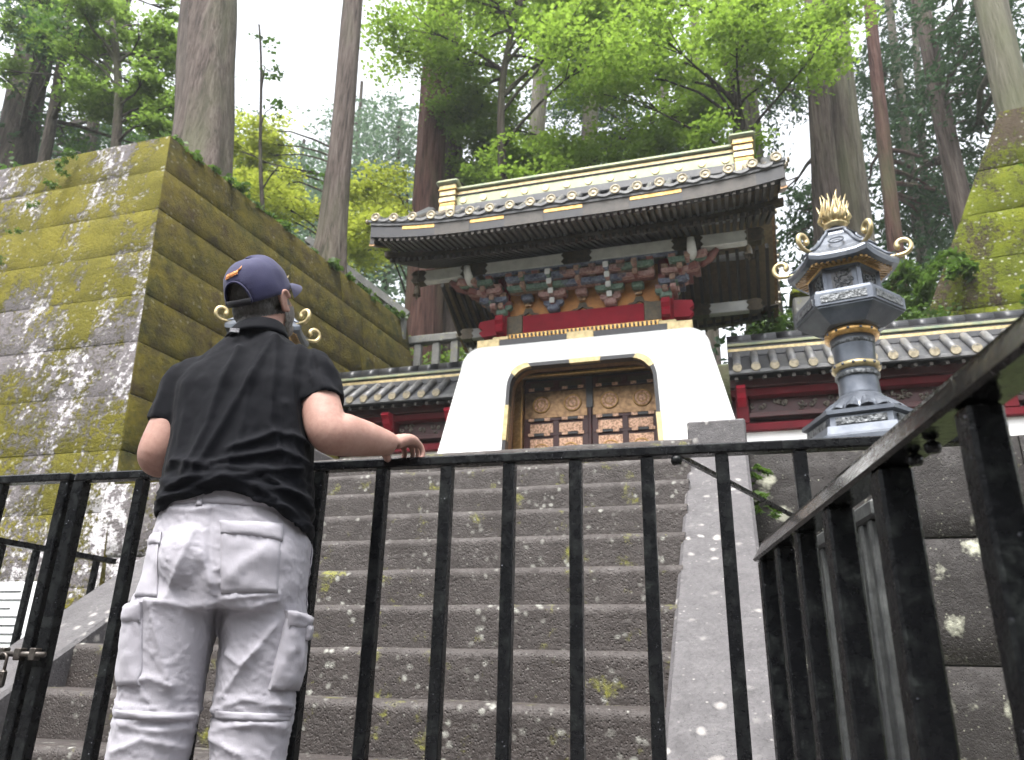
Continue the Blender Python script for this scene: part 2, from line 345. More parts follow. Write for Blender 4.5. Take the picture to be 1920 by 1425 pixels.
plat = MB(); plat.box(-5.6, 6.5, 5.75, 10.4, 1.9, 2.2); tag(plat.build('terrace_pavement', 'paving_stone'), kind='structure')

# ------------------------------------------------------------------ rough stone blocks
def rough_block(c8, nu=4, nv=3, amp=.012, inset=.012, seed=0):
    """block given by its 4 front corners (bl, br, tr, tl) and a depth vector; the front gets a jittered, edge-rounded grid"""
    bl, br, tr, tl, dv = [Vector(p) for p in c8]
    n = (br-bl).cross(tl-bl).normalized()
    if n.dot(dv) > 0: n = -n
    mb = MB(); vs = []; fs = []
    us = [0, .5*inset/max((br-bl).length, .01)*4]+[i/nu for i in range(1, nu)]+[1-.5*inset/max((br-bl).length, .01)*4, 1]
    ws = [0, .5*inset/max((tl-bl).length, .01)*4]+[i/nv for i in range(1, nv)]+[1-.5*inset/max((tl-bl).length, .01)*4, 1]
    U_, V_ = len(us), len(ws)
    for j, b in enumerate(ws):
        for i, a in enumerate(us):
            p = bl.lerp(br, a).lerp(tl.lerp(tr, a), b)
            e = (i in (0, U_-1)) or (j in (0, V_-1))
            q = 0 if e else mnoise.noise(p*1.7+Vector((seed, 0, 0)))*amp*1.5+mnoise.noise(p*6)*amp
            p = p+n*(q-(inset*1.6 if e else 0))
            vs.append(p)
    for j in range(V_-1):
        for i in range(U_-1): fs.append((j*U_+i, j*U_+i+1, (j+1)*U_+i+1, (j+1)*U_+i))
    mb.add(vs, fs, 0, True)
    ring = [i for i in range(U_)]+[j*U_+U_-1 for j in range(1, V_)]+[(V_-1)*U_+i for i in range(U_-2, -1, -1)]+[j*U_ for j in range(V_-2, 0, -1)]
    b0 = len(mb.v); mb.v += [tuple(Vector(mb.v[k])+dv) for k in ring]; L = len(ring)
    for k in range(L): mb.f.append([ring[k], b0+k, b0+(k+1) % L, ring[(k+1) % L]]); mb.mi.append(0); mb.sm.append(False)
    mb.f.append([b0+k for k in range(L-1, -1, -1)]); mb.mi.append(0); mb.sm.append(False)
    return mb

# ------------------------------------------------------------------ stone staircase
st = thing('stone_staircase', 'steep dark stone staircase with pale side slabs rising to the white gate', 'staircase', (AX, 2.43, 0))
XL, XR = -3.18, -.318
SO = .03
for n in range(-2, 9):
    z = .598+.2*n; y = 2.961+.2655*n
    segs = 26; prof = [(0, -.30), (.0, -.14), (.0, -.06), (.0, -.026), (.011, -.008), (.028, .001), (.06, .001), (.16, .001), (.30, 0)] if n < 8 else [(0, -.30), (0, -.1), (.0, -.02), (.02, 0), (.35, 0), (.8, 0)]
    mb = MB()
    def fn(u, v, z=z, y=y, prof=prof):
        k = v*(len(prof)-1); i = min(int(k), len(prof)-2); t = k-i
        dy = prof[i][0]*(1-t)+prof[i+1][0]*t; dz = prof[i][1]*(1-t)+prof[i+1][1]*t
        p = Vector((XL-SO+(XR-XL+2*SO)*u, y+dy, z+dz))
        j = mnoise.noise(p*3.1)*.004+mnoise.noise(p*11)*.003
        edge = math.exp(-((dz)**2)/.0012)
        return p+Vector((0, j*(1-edge*.3), mnoise.noise(Vector((p.x*2.3, n, 4)))*.005*edge+mnoise.noise(p*14)*.002))
    mb.grid(60, len(prof)*2-2, fn, 0, True)
    s_ = mb.build('step', 'step_stone', st)
# side slabs (sloping stringers) and their end blocks
def slab(x0, x1):
    mb = MB()
    def top(y): return .71+(-.255+.69*(y-2.8))+.055
    ys = np.linspace(1.98+.33, 5.12, 26)
    rows = []
    for y in ys:
        z = top(y); j = mnoise.noise(Vector((x0, y*3, 1)))*.006
        rows.append([(x0, y, max(z-1.2, -.05)), (x0+.003, y, z-.02+j), (x0+.02, y, z+j), ((x0+x1)/2, y, z+.004+j), (x1-.02, y, z+j), (x1-.003, y, z-.02+j), (x1, y, max(z-1.2, -.05))])
    vs = [p for r in rows for p in r]; k = 7
    fs = [(i*k+j+1, i*k+j, (i+1)*k+j, (i+1)*k+j+1) for i in range(len(rows)-1) for j in range(k-1)]
    fs += [tuple(range(k)), tuple((len(rows)-1)*k+j for j in range(k-1, -1, -1))]
    mb.add(vs, fs, 0, False); return mb
slab(XR+.004, XR+.385).build('side_slab', 'slab_stone', st)
slab(XL-.385, XL-.004).build('side_slab', 'slab_stone', st)
MB().bbox(XR+.004, XR+.385, 5.125, 5.56, 1.9, 2.325, .012).build('end_block', 'slab_stone', st)
MB().bbox(XL-.385, XL-.004, 5.125, 5.56, 1.9, 2.325, .012).build('end_block', 'slab_stone', st)

# ------------------------------------------------------------------ retaining walls of the terrace
def course_wall(root, p0, p1, zs, batter, mat, lens, depth=.34, amp=.014, inset=.01, seed=1, start_off=0, nrm=None, end_b=(0, 0)):
    """stacked blocks from p0 to p1 (xy at zs[-1], the top); the face moves out by batter per metre going down.
    end_b: along-wall shift of either end per metre going down"""
    rr = random.Random(seed); p0, p1 = Vector(p0), Vector(p1); d = (p1-p0).normalized()
    n2 = nrm or Vector((d.y, -d.x)); top = zs[-1]
    for k in range(len(zs)-1):
        za, zb = zs[k], zs[k+1]; Lb = (p1-p0).length
        a0, a1 = -end_b[0]*(top-(za+zb)/2), Lb+end_b[1]*(top-(za+zb)/2)
        x = a0; cuts = [a0]; first = True
        while x < a1-.01:
            l = rr.uniform(*lens)*(rr.choice((.6, 1)) if first else 1); first = False
            if a1-(x+l) < lens[0]*.6: l = a1-x
            x += l; cuts.append(x)
        for c in range(len(cuts)-1):
            g_ = .0022
            def pt(al, z, k_=None):
                # ends follow the batter exactly
                if abs(al-a0) < 1e-6: al = -end_b[0]*(top-z)
                if abs(al-a1) < 1e-6: al = Lb+end_b[1]*(top-z)
                q = p0+d*al+n2*batter*(top-z); return Vector((q.x, q.y, z))
            la, lb = cuts[c], cuts[c+1]
            lo = la if c == 0 else la+g_; hi = lb if c == len(cuts)-2 else lb-g_
            jz = rr.uniform(-.004, .004)
            off = n2*rr.uniform(-.003, .005); off = Vector((off.x, off.y, 0))
            mbk = rough_block((pt(lo, za+g_)+off, pt(hi, za+g_)+off, pt(hi, zb-g_)+off, pt(lo, zb-g_)+off, Vector((-n2.x, -n2.y, 0))*depth), 5, 3, amp, inset, rr.random()*9)
            mbk.build('stone_block', mat, root)
rw = thing('retaining_wall', 'dark brown lichen-spotted block wall under the right bronze lantern', 'wall', (3, 5.45, 0))
course_wall(rw, (XR+.39, 5.46), (7.0, 5.46), [.0, .80, 1.555, 2.2], .02, 'retaining_stone', (1.2, 2.1), amp=.005, inset=.004, seed=4)
MB().box(XR+.39, 7.0, 5.82, 6.2, 0, 2.19).build('wall_core', 'retaining_stone', rw)
rl = thing('retaining_wall', 'mossy block wall left of the stairs behind the padlocked railing', 'wall', (-4.5, 5.45, 0))
course_wall(rl, (-5.42, 5.46), (XL-.39, 5.46), [.0, .80, 1.555, 2.2], .02, 'mossy_stone', (.9, 1.4), seed=7)
MB().box(-5.4, XL-.39, 5.82, 6.2, 0, 2.19).build('wall_core', 'retaining_stone', rl)

# ------------------------------------------------------------------ great mossy wall on the left
bw = thing('mossy_stone_wall', 'huge leaning block wall on the left, covered in ochre moss and white lichen', 'wall', (-6.0, 5.5, 0))
zs = [6.7-.0, 6.13, 5.52, 4.93, 4.33, 3.74, 3.14, 2.55, 1.95, 1.3, .65, 0.][::-1]
BF, BS = .15, .20            # batter of front and side faces
course_wall(bw, (-14.5, 6.19), (-6.27, 6.19), zs, BF, 'mossy_stone', (1.3, 2.6), depth=.4, amp=.003, inset=.0015, seed=12, end_b=(0, BS))
sd_ = Vector((.58, 5.6)).normalized()
course_wall(bw, (-6.27, 6.19), (-5.68, 11.9), zs[3:], .2146, 'mossy_stone', (1.4, 2.6), depth=.4, amp=.003, inset=.004, seed=21, end_b=(.128, 0), nrm=Vector((sd_.y, -sd_.x)))
core = MB(); zt = 6.6
core.hexa([(-14.5, 6.19+.42, 0), (-6.27-.45+.2*6.0, 6.19+.42-.0, 0), (-5.68-.45+.2*6.0, 11.8, 0), (-14.5, 11.8, 0),
           (-14.5, 6.19+.35, zt), (-6.27-.35, 6.19+.35, zt), (-5.68-.35, 11.8, zt), (-14.5, 11.8, zt)])
core.build('wall_core', 'soil', bw)

# mossy wall on the far right, behind the roofed wall
mr = thing('mossy_stone_wall', 'bright green mossy wall sloping up at the right edge', 'wall', (5.5, 11.5, 2.2))
course_wall(mr, (4.42, 11.7), (12.5, 11.0), [2.2, 3.1, 4.0, 4.9, 5.7, 6.5, 7.3, 8.1, 9.2], .12, 'green_moss_stone', (1.1, 2.0), depth=.5, amp=.015, inset=.006, seed=31, end_b=(.45, 0))
course_wall(mr, (4.9, 15.5), (4.42, 11.72), [2.2, 3.1, 4.0, 4.9, 5.7, 6.5, 7.3, 8.1, 9.2], .45, 'green_moss_stone', (1.1, 2.0), depth=.5, amp=.015, inset=.006, seed=32, end_b=(0, .12))
# ------------------------------------------------------------------ front railing with its gate leaf
RZ = 1.29
def ry(x): return 1.973+(x+2.4)*.0395
rail_dir = Vector((1, .0395, 0)).normalized()
def bars(root, xs, zlo, ztop, wdt, mat='black_paint', yf=ry, dpt=None):
    for x in xs:
        mb = MB(); dpt = dpt or wdt
        q = Vector((x, yf(x), 0)); d = rail_dir; nrm = Vector((-d.y, d.x, 0))
        mb.bbox(-wdt/2, wdt/2, -dpt/2, dpt/2, zlo, ztop, .003)
        vs = []
        for vx, vy, vz in mb.v: p = q+d*vx+nrm*vy; vs.append((p.x, p.y, vz))
        mb.v = vs; mb.build('baluster', mat, root)
def rail(root, xa, xb, z0, z1, wy, name='top_rail', mat='black_paint', yf=ry):
    mb = MB(); mb.bbox(0, 1, -wy/2, wy/2, z0, z1, .004)
    a = Vector((xa, yf(xa), 0)); b = Vector((xb, yf(xb), 0)); d = (b-a).normalized(); nrm = Vector((-d.y, d.x, 0))
    mb.v = [tuple((a.lerp(b, vx)+nrm*vy).to_3d()[:2])+(vz,) for vx, vy, vz in mb.v]
    return mb.build(name, mat, root)
fr = thing('railing', 'black painted steel railing across the foot of the stairs', 'railing', (-.9, 2.03, 0))
rail(fr, -2.085, .56, RZ-.027, RZ, .044)
rail(fr, -2.085, .56, .09, .125, .044, 'bottom_rail')
us = [-.919, -.76, -.597, -.496, -.396, -.304, -.211, -.115, -.02, .074, .168]
def x_of(u): return u*(1.973+2.4*.0395)/(1-u*.0395)
bars(fr, [x_of(u) for u in us], .126, RZ-.028, .034)
bars(fr, [-2.066], .0, RZ-.028, .04)
mb = MB(); mb.bar((-.158, 2.05, 1.266), (.30, 3.35, 1.268), .012, .012)
sb = mb.build('stay_bar', 'black_paint', fr)
MB().lathe([(.012, 1.238), (.015, 1.246), (.015, 1.256), (.009, 1.262)], 10, (-.158, 2.05)).build('stay_bolt', 'black_paint', sb)
gl = thing('railing_gate', 'black steel gate leaf at the left end, closed with a hasp', 'gate', (-2.6, 1.96, 0))
rail(gl, -3.4, -2.105, RZ-.024, RZ+.003, .044)
rail(gl, -3.4, -2.105, .09, .125, .044, 'bottom_rail')
bars(gl, [-2.125], .05, RZ-.025, .034)
bars(gl, [-2.39, -2.62, -2.85, -3.08, -3.31], .126, RZ-.025, .034)
# hasp and padlock on the meeting posts
def at_gate(x, dy, z): return (x, ry(x)+dy, z)
hz = .71+.02
hp = MB(); hp.tube([at_gate(-2.19, -.035, hz), at_gate(-2.03, -.035, hz)], .008, 10)
for xx in (-2.185, -2.125, -2.07): hp.bbox(xx-.012, xx+.012, ry(xx)-.045, ry(xx)-.018, hz-.018, hz+.018, .003)
hp.build('hasp', 'steel', gl)
pl = thing('padlock', 'small brass-grey padlock hanging from the hasp of the left gate leaf', 'padlock', at_gate(-2.165, -.05, hz-.10))
px, py, pz = at_gate(-2.165, -.05, hz)
MB().bbox(px-.026, px+.026, py-.011, py+.011, pz-.095, pz-.045, .006).build('body', 'steel', pl)
MB().tube([(px-.017, py, pz-.05)]+[(px-.017*math.cos(a), py, pz-.018+.019*math.sin(a)) for a in np.linspace(0, PI, 9)]+[(px+.017, py, pz-.05)], .0048, 8).build('shackle', 'steel', pl)
# left side railing running up beside the stairs, behind the gate leaf
ls = thing('railing', 'black side railing running back along the left stair slab', 'railing', (-3.62, 3.0, .3))
XS = -3.64
def lz(y): return 1.295
mb = MB(); mb.bar((XS, 2.2, lz(2.2)-.015), (XS, 3.85, lz(3.85)-.015), .04, .03); mb.build('top_rail', 'black_paint', ls)
for y in np.arange(2.25, 3.9, .21):
    zb = .71-.255+.69*(y-2.8)-.3
    MB().bbox(XS-.015, XS+.015, y-.015, y+.015, max(zb, 0), lz(y)-.031, .002).build('baluster', 'black_paint', ls)
# white notice board beyond it
nb = thing('notice_board', 'white printed notice board behind the left side railing', 'sign', (-4.35, 3.75, 0))
q = MB(); q.bbox(-4.62, -4.16, 3.86, 3.88, .72, 1.17, .004); q.build('board', 'sign_white', nb)
for k in range(7): MB().box(-4.59, -4.59+U(.22, .38), 3.855, 3.8585, 1.11-k*.05, 1.116-k*.05).build('text_line', 'ink', nb)
for xx in (-4.55, -4.24): MB().bbox(xx-.015, xx+.015, 3.884, 3.914, -.02, 1.1, .003).build('post', 'steel', nb)

# ------------------------------------------------------------------ near railing on the right, and the leaf folded beside it
nr = thing('railing', 'wet black steel railing close to the camera on the right', 'railing', (.15, 1.4, 0))
def nx(y): return .04+(2.0-y)*.171
def nbar(root, name, ya, yb, za, zb, wd, offx=0, mat='black_paint', bev=.005):
    mb = MB(); mb.bbox(0, 1, -wd/2, wd/2, za, zb, bev)
    a = Vector((nx(ya)+offx, ya)); b = Vector((nx(yb)+offx, yb)); d = (b-a).normalized(); n2 = Vector((-d.y, d.x))
    bb = bev/(b-a).length
    vs = []
    for vx, vy, vz in mb.v: p = a.lerp(b, vx)+n2*vy; vs.append((p.x, p.y, vz))
    mb.v = vs; return mb.build(name, mat, root)
tr_o = nbar(nr, 'top_rail', 2.0, .42, .972, 1.02, .054, mat='wet_paint')
ndv = Vector((.171, -1)).normalized(); nsd = Vector((ndv.y, -ndv.x))
for v in tr_o.data.vertices:                                  # handrail section: narrower on top
    if v.co.z > 1.0:
        w_ = wl(nr); p2 = Vector((v.co.x+w_.x, v.co.y+w_.y)); c2 = Vector((nx(p2.y), p2.y)); off = (p2-c2).dot(nsd)
        v.co.x -= nsd.x*off*.88; v.co.y -= nsd.y*off*.88
nbar(nr, 'bottom_rail', 2.0, .42, .10, .14, .04)
ndir = Vector((-.171, 1)).normalized()
def npost(root, y, wd, zlo, zhi, offx=0, mat='black_paint'):
    mb = MB(); mb.bbox(-wd/2, wd/2, -wd/2, wd/2, zlo, zhi, .004)
    c = Vector((nx(y)+offx, y)); n2 = Vector((ndir.y, -ndir.x))
    mb.v = [tuple(c+n2*vx+ndir*vy)+(vz,) for vx, vy, vz in mb.v]; return mb.build('baluster', mat, root)
for y, wd in ((1.965, .036), (1.77, .036), (1.585, .036), (1.36, .042), (1.105, .044), (.845, .036), (.62, .036)): npost(nr, y, wd, .0, .9715)
for y in (1.02, .965):
    MB().lathe([(.007, .957), (.0095, .961), (.0095, .967), (.004, .9715)], 10, (nx(y), y)).build('bolt', 'black_paint', nr)
nl = thing('railing_gate', 'narrow worn grey gate leaf folded open behind the near railing', 'gate', (.25, 1.6, 0))
nbar(nl, 'top_rail', 1.93, 1.42, .97, 1.0, .03, .085, 'worn_paint')
for y in (1.88, 1.83, 1.78, 1.56, 1.51, 1.46): npost(nl, y, .022, .05, .9695, .085, 'worn_paint')
# ------------------------------------------------------------------ the gate
YC = 9.46
gt = thing('shrine_gate', 'white plastered gate with gold double doors and a black tiled gable roof', 'gate', (AX, YC, 2.2))
# --- white plastered base with a rounded opening
def arch(hw_b, hw_t, zb, zt, r, n=12):
    """half outlines joined: bottom left -> up -> over -> bottom right, same point count for every call"""
    pts = []
    slope = (hw_t-hw_b)/(zt-zb)
    for k in range(9):
        z = zb+(zt-r-zb)*k/8; pts.append((-(hw_b+slope*(z-zb)), z))
    x0 = hw_b+slope*(zt-r-zb); x1 = x0-r*.93
    for k in range(1, n+1):
        a = PI/2*k/n; pts.append((-(x1+(x0-x1)*math.cos(a)), zt-r+r*math.sin(a)))
    mid = [(-x1+2*x1*k/10, zt) for k in range(1, 10)]
    return pts+mid+[(-x, z) for x, z in pts[::-1]]
FY, BY = 8.6, 10.32
outer = arch(2.03, 1.49, 2.2, 4.60, .28); inner = arch(.97, .875, 2.2, 4.265, .28)
def dy(z): return -.03*(4.60-z)
mb = MB(); K = len(outer)
loops = []
def lp(path, f): loops.append(len(mb.v)); mb.v += [f(x, z) for x, z in path]
def shrink(path, e): return [(x*(1-e/1.6), z-e*(1 if abs(x) < 1.3 else max(0, (z-4.0))/.60)) for x, z in path]
lp(inner, lambda x, z: (AX+x, FY+.18, z))
lp(inner, lambda x, z: (AX+x, FY+dy(z), z))
lp(shrink(outer, .035), lambda x, z: (AX+x, FY+dy(z), z))
lp(shrink(outer, .01), lambda x, z: (AX+x, FY+.01+dy(z), z))
lp(outer, lambda x, z: (AX+x, FY+.035+dy(z), z))
lp(outer, lambda x, z: (AX+x, BY-.07, z))
lp(shrink(outer, .07), lambda x, z: (AX+x, BY, z))
lp(inner, lambda x, z: (AX+x, BY, z))
lp(inner, lambda x, z: (AX+x, BY-.55, z))
for q, (a, b) in enumerate(zip(loops[:-1], loops[1:])):
    for k in range(K-1): mb.f.append([a+k, b+k, b+k+1, a+k+1]); mb.mi.append(0); mb.sm.append(q == 4)
base = mb.build('plaster_base', 'plaster', gt)
# --- trim around the opening: black lacquer with gilt plates
def trim(name, mat, y0, y1, grow0, grow1, k0, k1, parent):
    t = MB(); a = [(x*(1+g/.95), z+g*(1 if abs(x) < .85 else max(0, z-3.9)/.43)) for g in (grow0,) for x, z in inner]
    b = [(x*(1+g/.95), z+g*(1 if abs(x) < .85 else max(0, z-3.9)/.43)) for g in (grow1,) for x, z in inner]
    vs = []; fs = []
    for k in range(k0, k1+1):
        (xa, za), (xb, zb) = a[k], b[k]
        vs += [(AX+xa, y0+dy(za), za), (AX+xb, y0+dy(zb), zb), (AX+xb, y1, zb), (AX+xa, y1, za)]
    for i in range(k1-k0):
        for j in range(4): fs.append((i*4+j, i*4+(j+1) % 4, (i+1)*4+(j+1) % 4, (i+1)*4+j))
    fs += [(3, 2, 1, 0), tuple((k1-k0)*4+j for j in range(4))]
    t.add(vs, fs); return t.build(name, mat, parent)
tr = trim('door_trim', 'black_lacquer', FY-.03, FY+.10, -.012, .034, 0, K-1, gt)
trim('reveal_lining', 'bronze_gold', FY+.10, FY+.19, -.014, -.002, 0, K-1, gt)
MB().box(AX-1.06, AX+1.06, FY+.185, FY+.76, 4.52, 4.56).build('passage_ceiling', 'bronze_gold', gt)
for sx in (-1, 1): MB().box(AX+sx*1.04-.02, AX+sx*1.04+.02, FY+.185, FY+.76, 2.2, 4.52).build('passage_wall', 'bronze_gold', gt)
for k0, k1 in ((5, 7), (13, 20), (24, 27), (31, 38), (44, 46)): trim('gilt_plate', 'pale_gold', FY-.038, FY+.02, -.018, .039, k0, k1, tr)
# --- doors
DY = FY+.62
MB().box(AX-1.04, AX+1.04, DY+.06, DY+.1, 2.2, 4.54).build('door_backing', 'black_lacquer', gt)
for sx in (-1, 1): MB().bbox(AX+sx*.93-.06, AX+sx*.93+.06, DY-.12, DY+.05, 2.2, 4.51, .01).build('door_jamb', 'gold', gt)
MB().bbox(AX-.87, AX+.87, DY-.14, DY+.04, 4.335, 4.515, .01).build('door_lintel', 'bronze_gold', gt)
MB().bbox(AX-.87, AX+.87, DY-.19, DY-.12, 4.295, 4.333, .01).build('lintel_moulding', 'gold', gt)
disc_m = MB(); disc_m.disc((0, 0, 0), .10, .014, 28); disc_me = disc_m.mesh('medallion', 'gold_filigree')
ring_m = MB(); ring_m.tube([(.105*math.cos(a), -.012, .105*math.sin(a)) for a in np.linspace(0, 2*PI, 33)], .011, 6, cap=False); ring_me = ring_m.mesh('medallion_rim', 'gold')
ring2_m = MB(); ring2_m.tube([(.055*math.cos(a), -.016, .055*math.sin(a)) for a in np.linspace(0, 2*PI, 25)], .008, 6, cap=False); ring2_me = ring2_m.mesh('medallion_ring', 'gold')
for sx in (-1, 1):
    lo, hi = (AX-.865, AX-.022) if sx < 0 else (AX+.022, AX+.865)
    dl = MB().box(lo, hi, DY, DY+.05, 2.25, 4.30).build('door_leaf', 'dark_red', gt)
    cx = (lo+hi)/2
    for x in (lo+.04, cx, hi-.04):
        MB().bbox(x-.04, x+.04, DY-.022, DY-.001, 2.26, 4.28, .006).build('stile', 'dark_red', dl)
    rows = [(2.30, 2.66, 'med'), (2.72, 2.86, 'pl'), (2.93, 3.07, 'pl'), (3.14, 3.505, 'med'), (3.58, 3.706, 'pl'), (3.778, 4.135, 'big'), (4.195, 4.27, 'dark')]
    for (z0, z1, kind) in rows:
        zr = z0-.022
        MB().bbox(lo+.005, hi-.005, DY-.026, DY-.001, zr-.02, zr+.02, .005).build('door_rail', 'dark_red', dl)
        for x in (lo+.2, hi-.2):
            f = MB().bbox(x-.065, x+.065, DY-.036, DY-.0265, zr-.018, zr+.018, .006).build('black_fitting', 'black_lacquer', dl)
            for e in (-1, 1): MB().bbox(x+e*.105-.038, x+e*.105+.038, DY-.034, DY-.0265, zr-.021, zr+.021, .012).build('gilt_corner', 'gold_filigree', dl)
        if kind == 'big':
            MB().bbox(lo+.012, hi-.012, DY-.03, DY-.023, z0, z1, .006).build('panel', 'bronze_gold', dl)
            xs = [lo+.23, hi-.20]
        else:
            xs = [(lo+.08+cx-.04)/2, (cx+.04+hi-.08)/2]
            for x in xs: MB().bbox(x-.155, x+.155, DY-.018, DY-.001, z0, z1, .006).build('panel', 'gold_filigree' if kind != 'dark' else 'bronze_fitting', dl)
        if kind in ('big', 'med'):
            for x in xs:
                zc = (z0+z1)/2+(.0 if kind == 'big' else 0)
                yy = DY-.030 if kind == 'big' else DY-.018
                inst('medallion', disc_me, dl, (x, yy, zc)); inst('medallion_rim', ring_me, dl, (x, yy, zc)); inst('medallion_ring', ring2_me, dl, (x, yy, zc))
MB().bbox(AX-.021, AX+.021, DY-.045, DY, 2.25, 4.29, .006).build('meeting_stile', 'dark_red', gt)
MB().bbox(AX-.045, AX+.045, DY-.056, DY-.046, 3.87, 4.28, .01).build('lock_plate', 'black_lacquer', gt)
# --- sill, dentils, beams, posts of the timber storey
PY = 8.75
def box(name, mat, x0, x1, y0, y1, z0, z1, b=.008, parent=gt): return MB().bbox(AX+x0, AX+x1, y0, y1, z0, z1, b).build(name, mat, parent)
si = box('sill_beam', 'black_lacquer', -1.32, 1.32, 8.66, 10.26, 4.59, 4.70)
for x0, x1 in ((-1.36, -1.06), (-.18, .16), (1.06, 1.36)): box('gilt_plate', 'pale_gold', x0, x1, 8.648, 8.90, 4.582, 4.708, .004, si)
de = box('dentil_board', 'gold', -1.0, 1.0, 8.74, 8.80, 4.70, 4.80)
dm = MB().bbox(-.012, .012, -.012, .012, -.02, .02, .002).mesh('dentil', 'black_lacquer')
for k in range(38): inst('dentil', dm, de, (AX-.97+k*.0524, 8.732, 4.76))
rb = box('lower_tie_beam', 'red_lacquer', -1.0, 1.0, 8.755, 8.9, 4.802, 5.05)
for s in (-1, 1): box('beam_fitting', 'bronze_fitting', min(s*.78, s*1.0), max(s*.78, s*1.0), 8.745, 8.9, 4.795, 5.057, .01, rb)
for sx in (-1, 1):
    for yy in (8.80, 10.12):
        p_ = MB(); p_.lathe([(.085, 4.70), (.085, 5.62)], 16, (AX+sx*1.06, yy)); p_.build('post', 'dark_wood' if yy > 9 else 'red_lacquer', gt)
    # carved red nosings
    n1 = MB()
    prof = [(0, 0), (.10, -.01), (.125, .05), (.10, .09), (.13, .14), (.12, .21), (.0, .235)]
    for (ang, ln) in ((0, 1.9), (-90, 1.0)):
        ca, sa = (sx, 0) if ang == 0 else (0, -1)
        pts = [Vector((AX+sx*1.06+ca*(.08+a*ln), 8.80+sa*(.08+a*ln), 4.81+b)) for a, b in prof]
        t = Vector((sa, ca, 0)).normalized()*.05 if ang == 0 else Vector((.05, 0, 0))
        if ang == 0: t = Vector((0, .05, 0))
        vs = [p-t for p in pts]+[p+t for p in pts]; L = len(pts)
        n1.add(vs, [tuple(range(L)), tuple(range(2*L-1, L-1, -1))]+[(k, (k+1) % L, L+(k+1) % L, L+k) for k in range(L)])
    n1.build('carved_nosing', 'red_lacquer', gt)
    box('post_shoe', 'pale_gold', sx*1.06-.11, sx*1.06+.11, 8.69, 8.91, 4.702, 4.76, .01)
    # side walls
    box('side_beam', 'red_lacquer', sx*1.06-.05, sx*1.06+.05, 8.9, 10.1, 4.82, 5.04)
    box('side_panel', 'dark_wood', sx*1.06-.02, sx*1.06+.02, 8.9, 10.1, 5.04, 5.9)
pn = box('orange_panel', 'orange_panel', -.98, .98, 8.83, 8.86, 5.045, 5.62)
box('rear_panel', 'dark_wood', -1.0, 1.0, 10.08, 10.12, 4.7, 5.9)
for x in (-.72, 0, .72):        # frog-leg struts with a flower boss
    fl = MB(); pts = [(-.17, 0), (-.13, .035), (-.07, .05), (-.04, .12), (.04, .12), (.07, .05), (.13, .035), (.17, 0), (.08, .01), (0, .06), (-.08, .01)]
    vs = [(AX+x+a, 8.80, 5.05+b) for a, b in pts]+[(AX+x+a, 8.829, 5.05+b) for a, b in pts]; L = len(pts)
    fl.add(vs, [tuple(range(L))]+[(k, (k+1) % L, L+(k+1) % L, L+k) for k in range(L)])
    f_ = fl.build('frog_leg_strut', 'bronze_fitting', pn)
    fb = MB()
    for k in range(6):
        a = k*PI/3; fb.disc((AX+x+.045*math.cos(a), 8.80, 5.25+.045*math.sin(a)), .024, .02, 8)
    fb.disc((AX+x, 8.795, 5.25), .022, .025, 8); fb.build('flower_boss', 'bronze_gold', pn)
# --- painted bracket sets
PAINT = ['paint_green', 'paint_pink', 'paint_blue', 'paint_rose', 'paint_pink', 'paint_tan']
NP = len(PAINT)
def boat_arm(w, h, d):           # boat-shaped bracket arm, centred, along x
    m_ = MB(); pts = [(-w/2, h), (-w/2, h*.45), (-w/2+h*.35, h*.12), (-w/2+h*.9, 0), (w/2-h*.9, 0), (w/2-h*.35, h*.12), (w/2, h*.45), (w/2, h)]
    L = len(pts); vs = [(a, -d/2, b) for a, b in pts]+[(a, d/2, b) for a, b in pts]
    return m_.add(vs, [tuple(range(L)), tuple(range(2*L-1, L-1, -1))]+[((k+1) % L, k, L+k, L+(k+1) % L) for k in range(L)])
def cup(s):                       # bearing block: square, chamfered below
    m_ = MB(); a, b = s/2, s*.34
    vs = [(-b, -b, 0), (b, -b, 0), (b, b, 0), (-b, b, 0), (-a, -a, s*.28), (a, -a, s*.28), (a, a, s*.28), (-a, a, s*.28), (-a, -a, s*.62), (a, -a, s*.62), (a, a, s*.62), (-a, a, s*.62)]
    fs = [(3, 2, 1, 0), (8, 9, 10, 11)]
    for l in (0, 4):
        for k in range(4): fs.append((l+k, l+(k+1) % 4, l+4+(k+1) % 4, l+4+k))
    return m_.add(vs, fs)
cup_me = {c: cup(.085).mesh('bearing_block', c) for c in PAINT}
edge_me = {}
for c in PAINT:
    for w_ in (.26, .36, .46): edge_me[(c, w_)] = boat_arm(w_, .07, .07).mesh('bracket_arm', c)
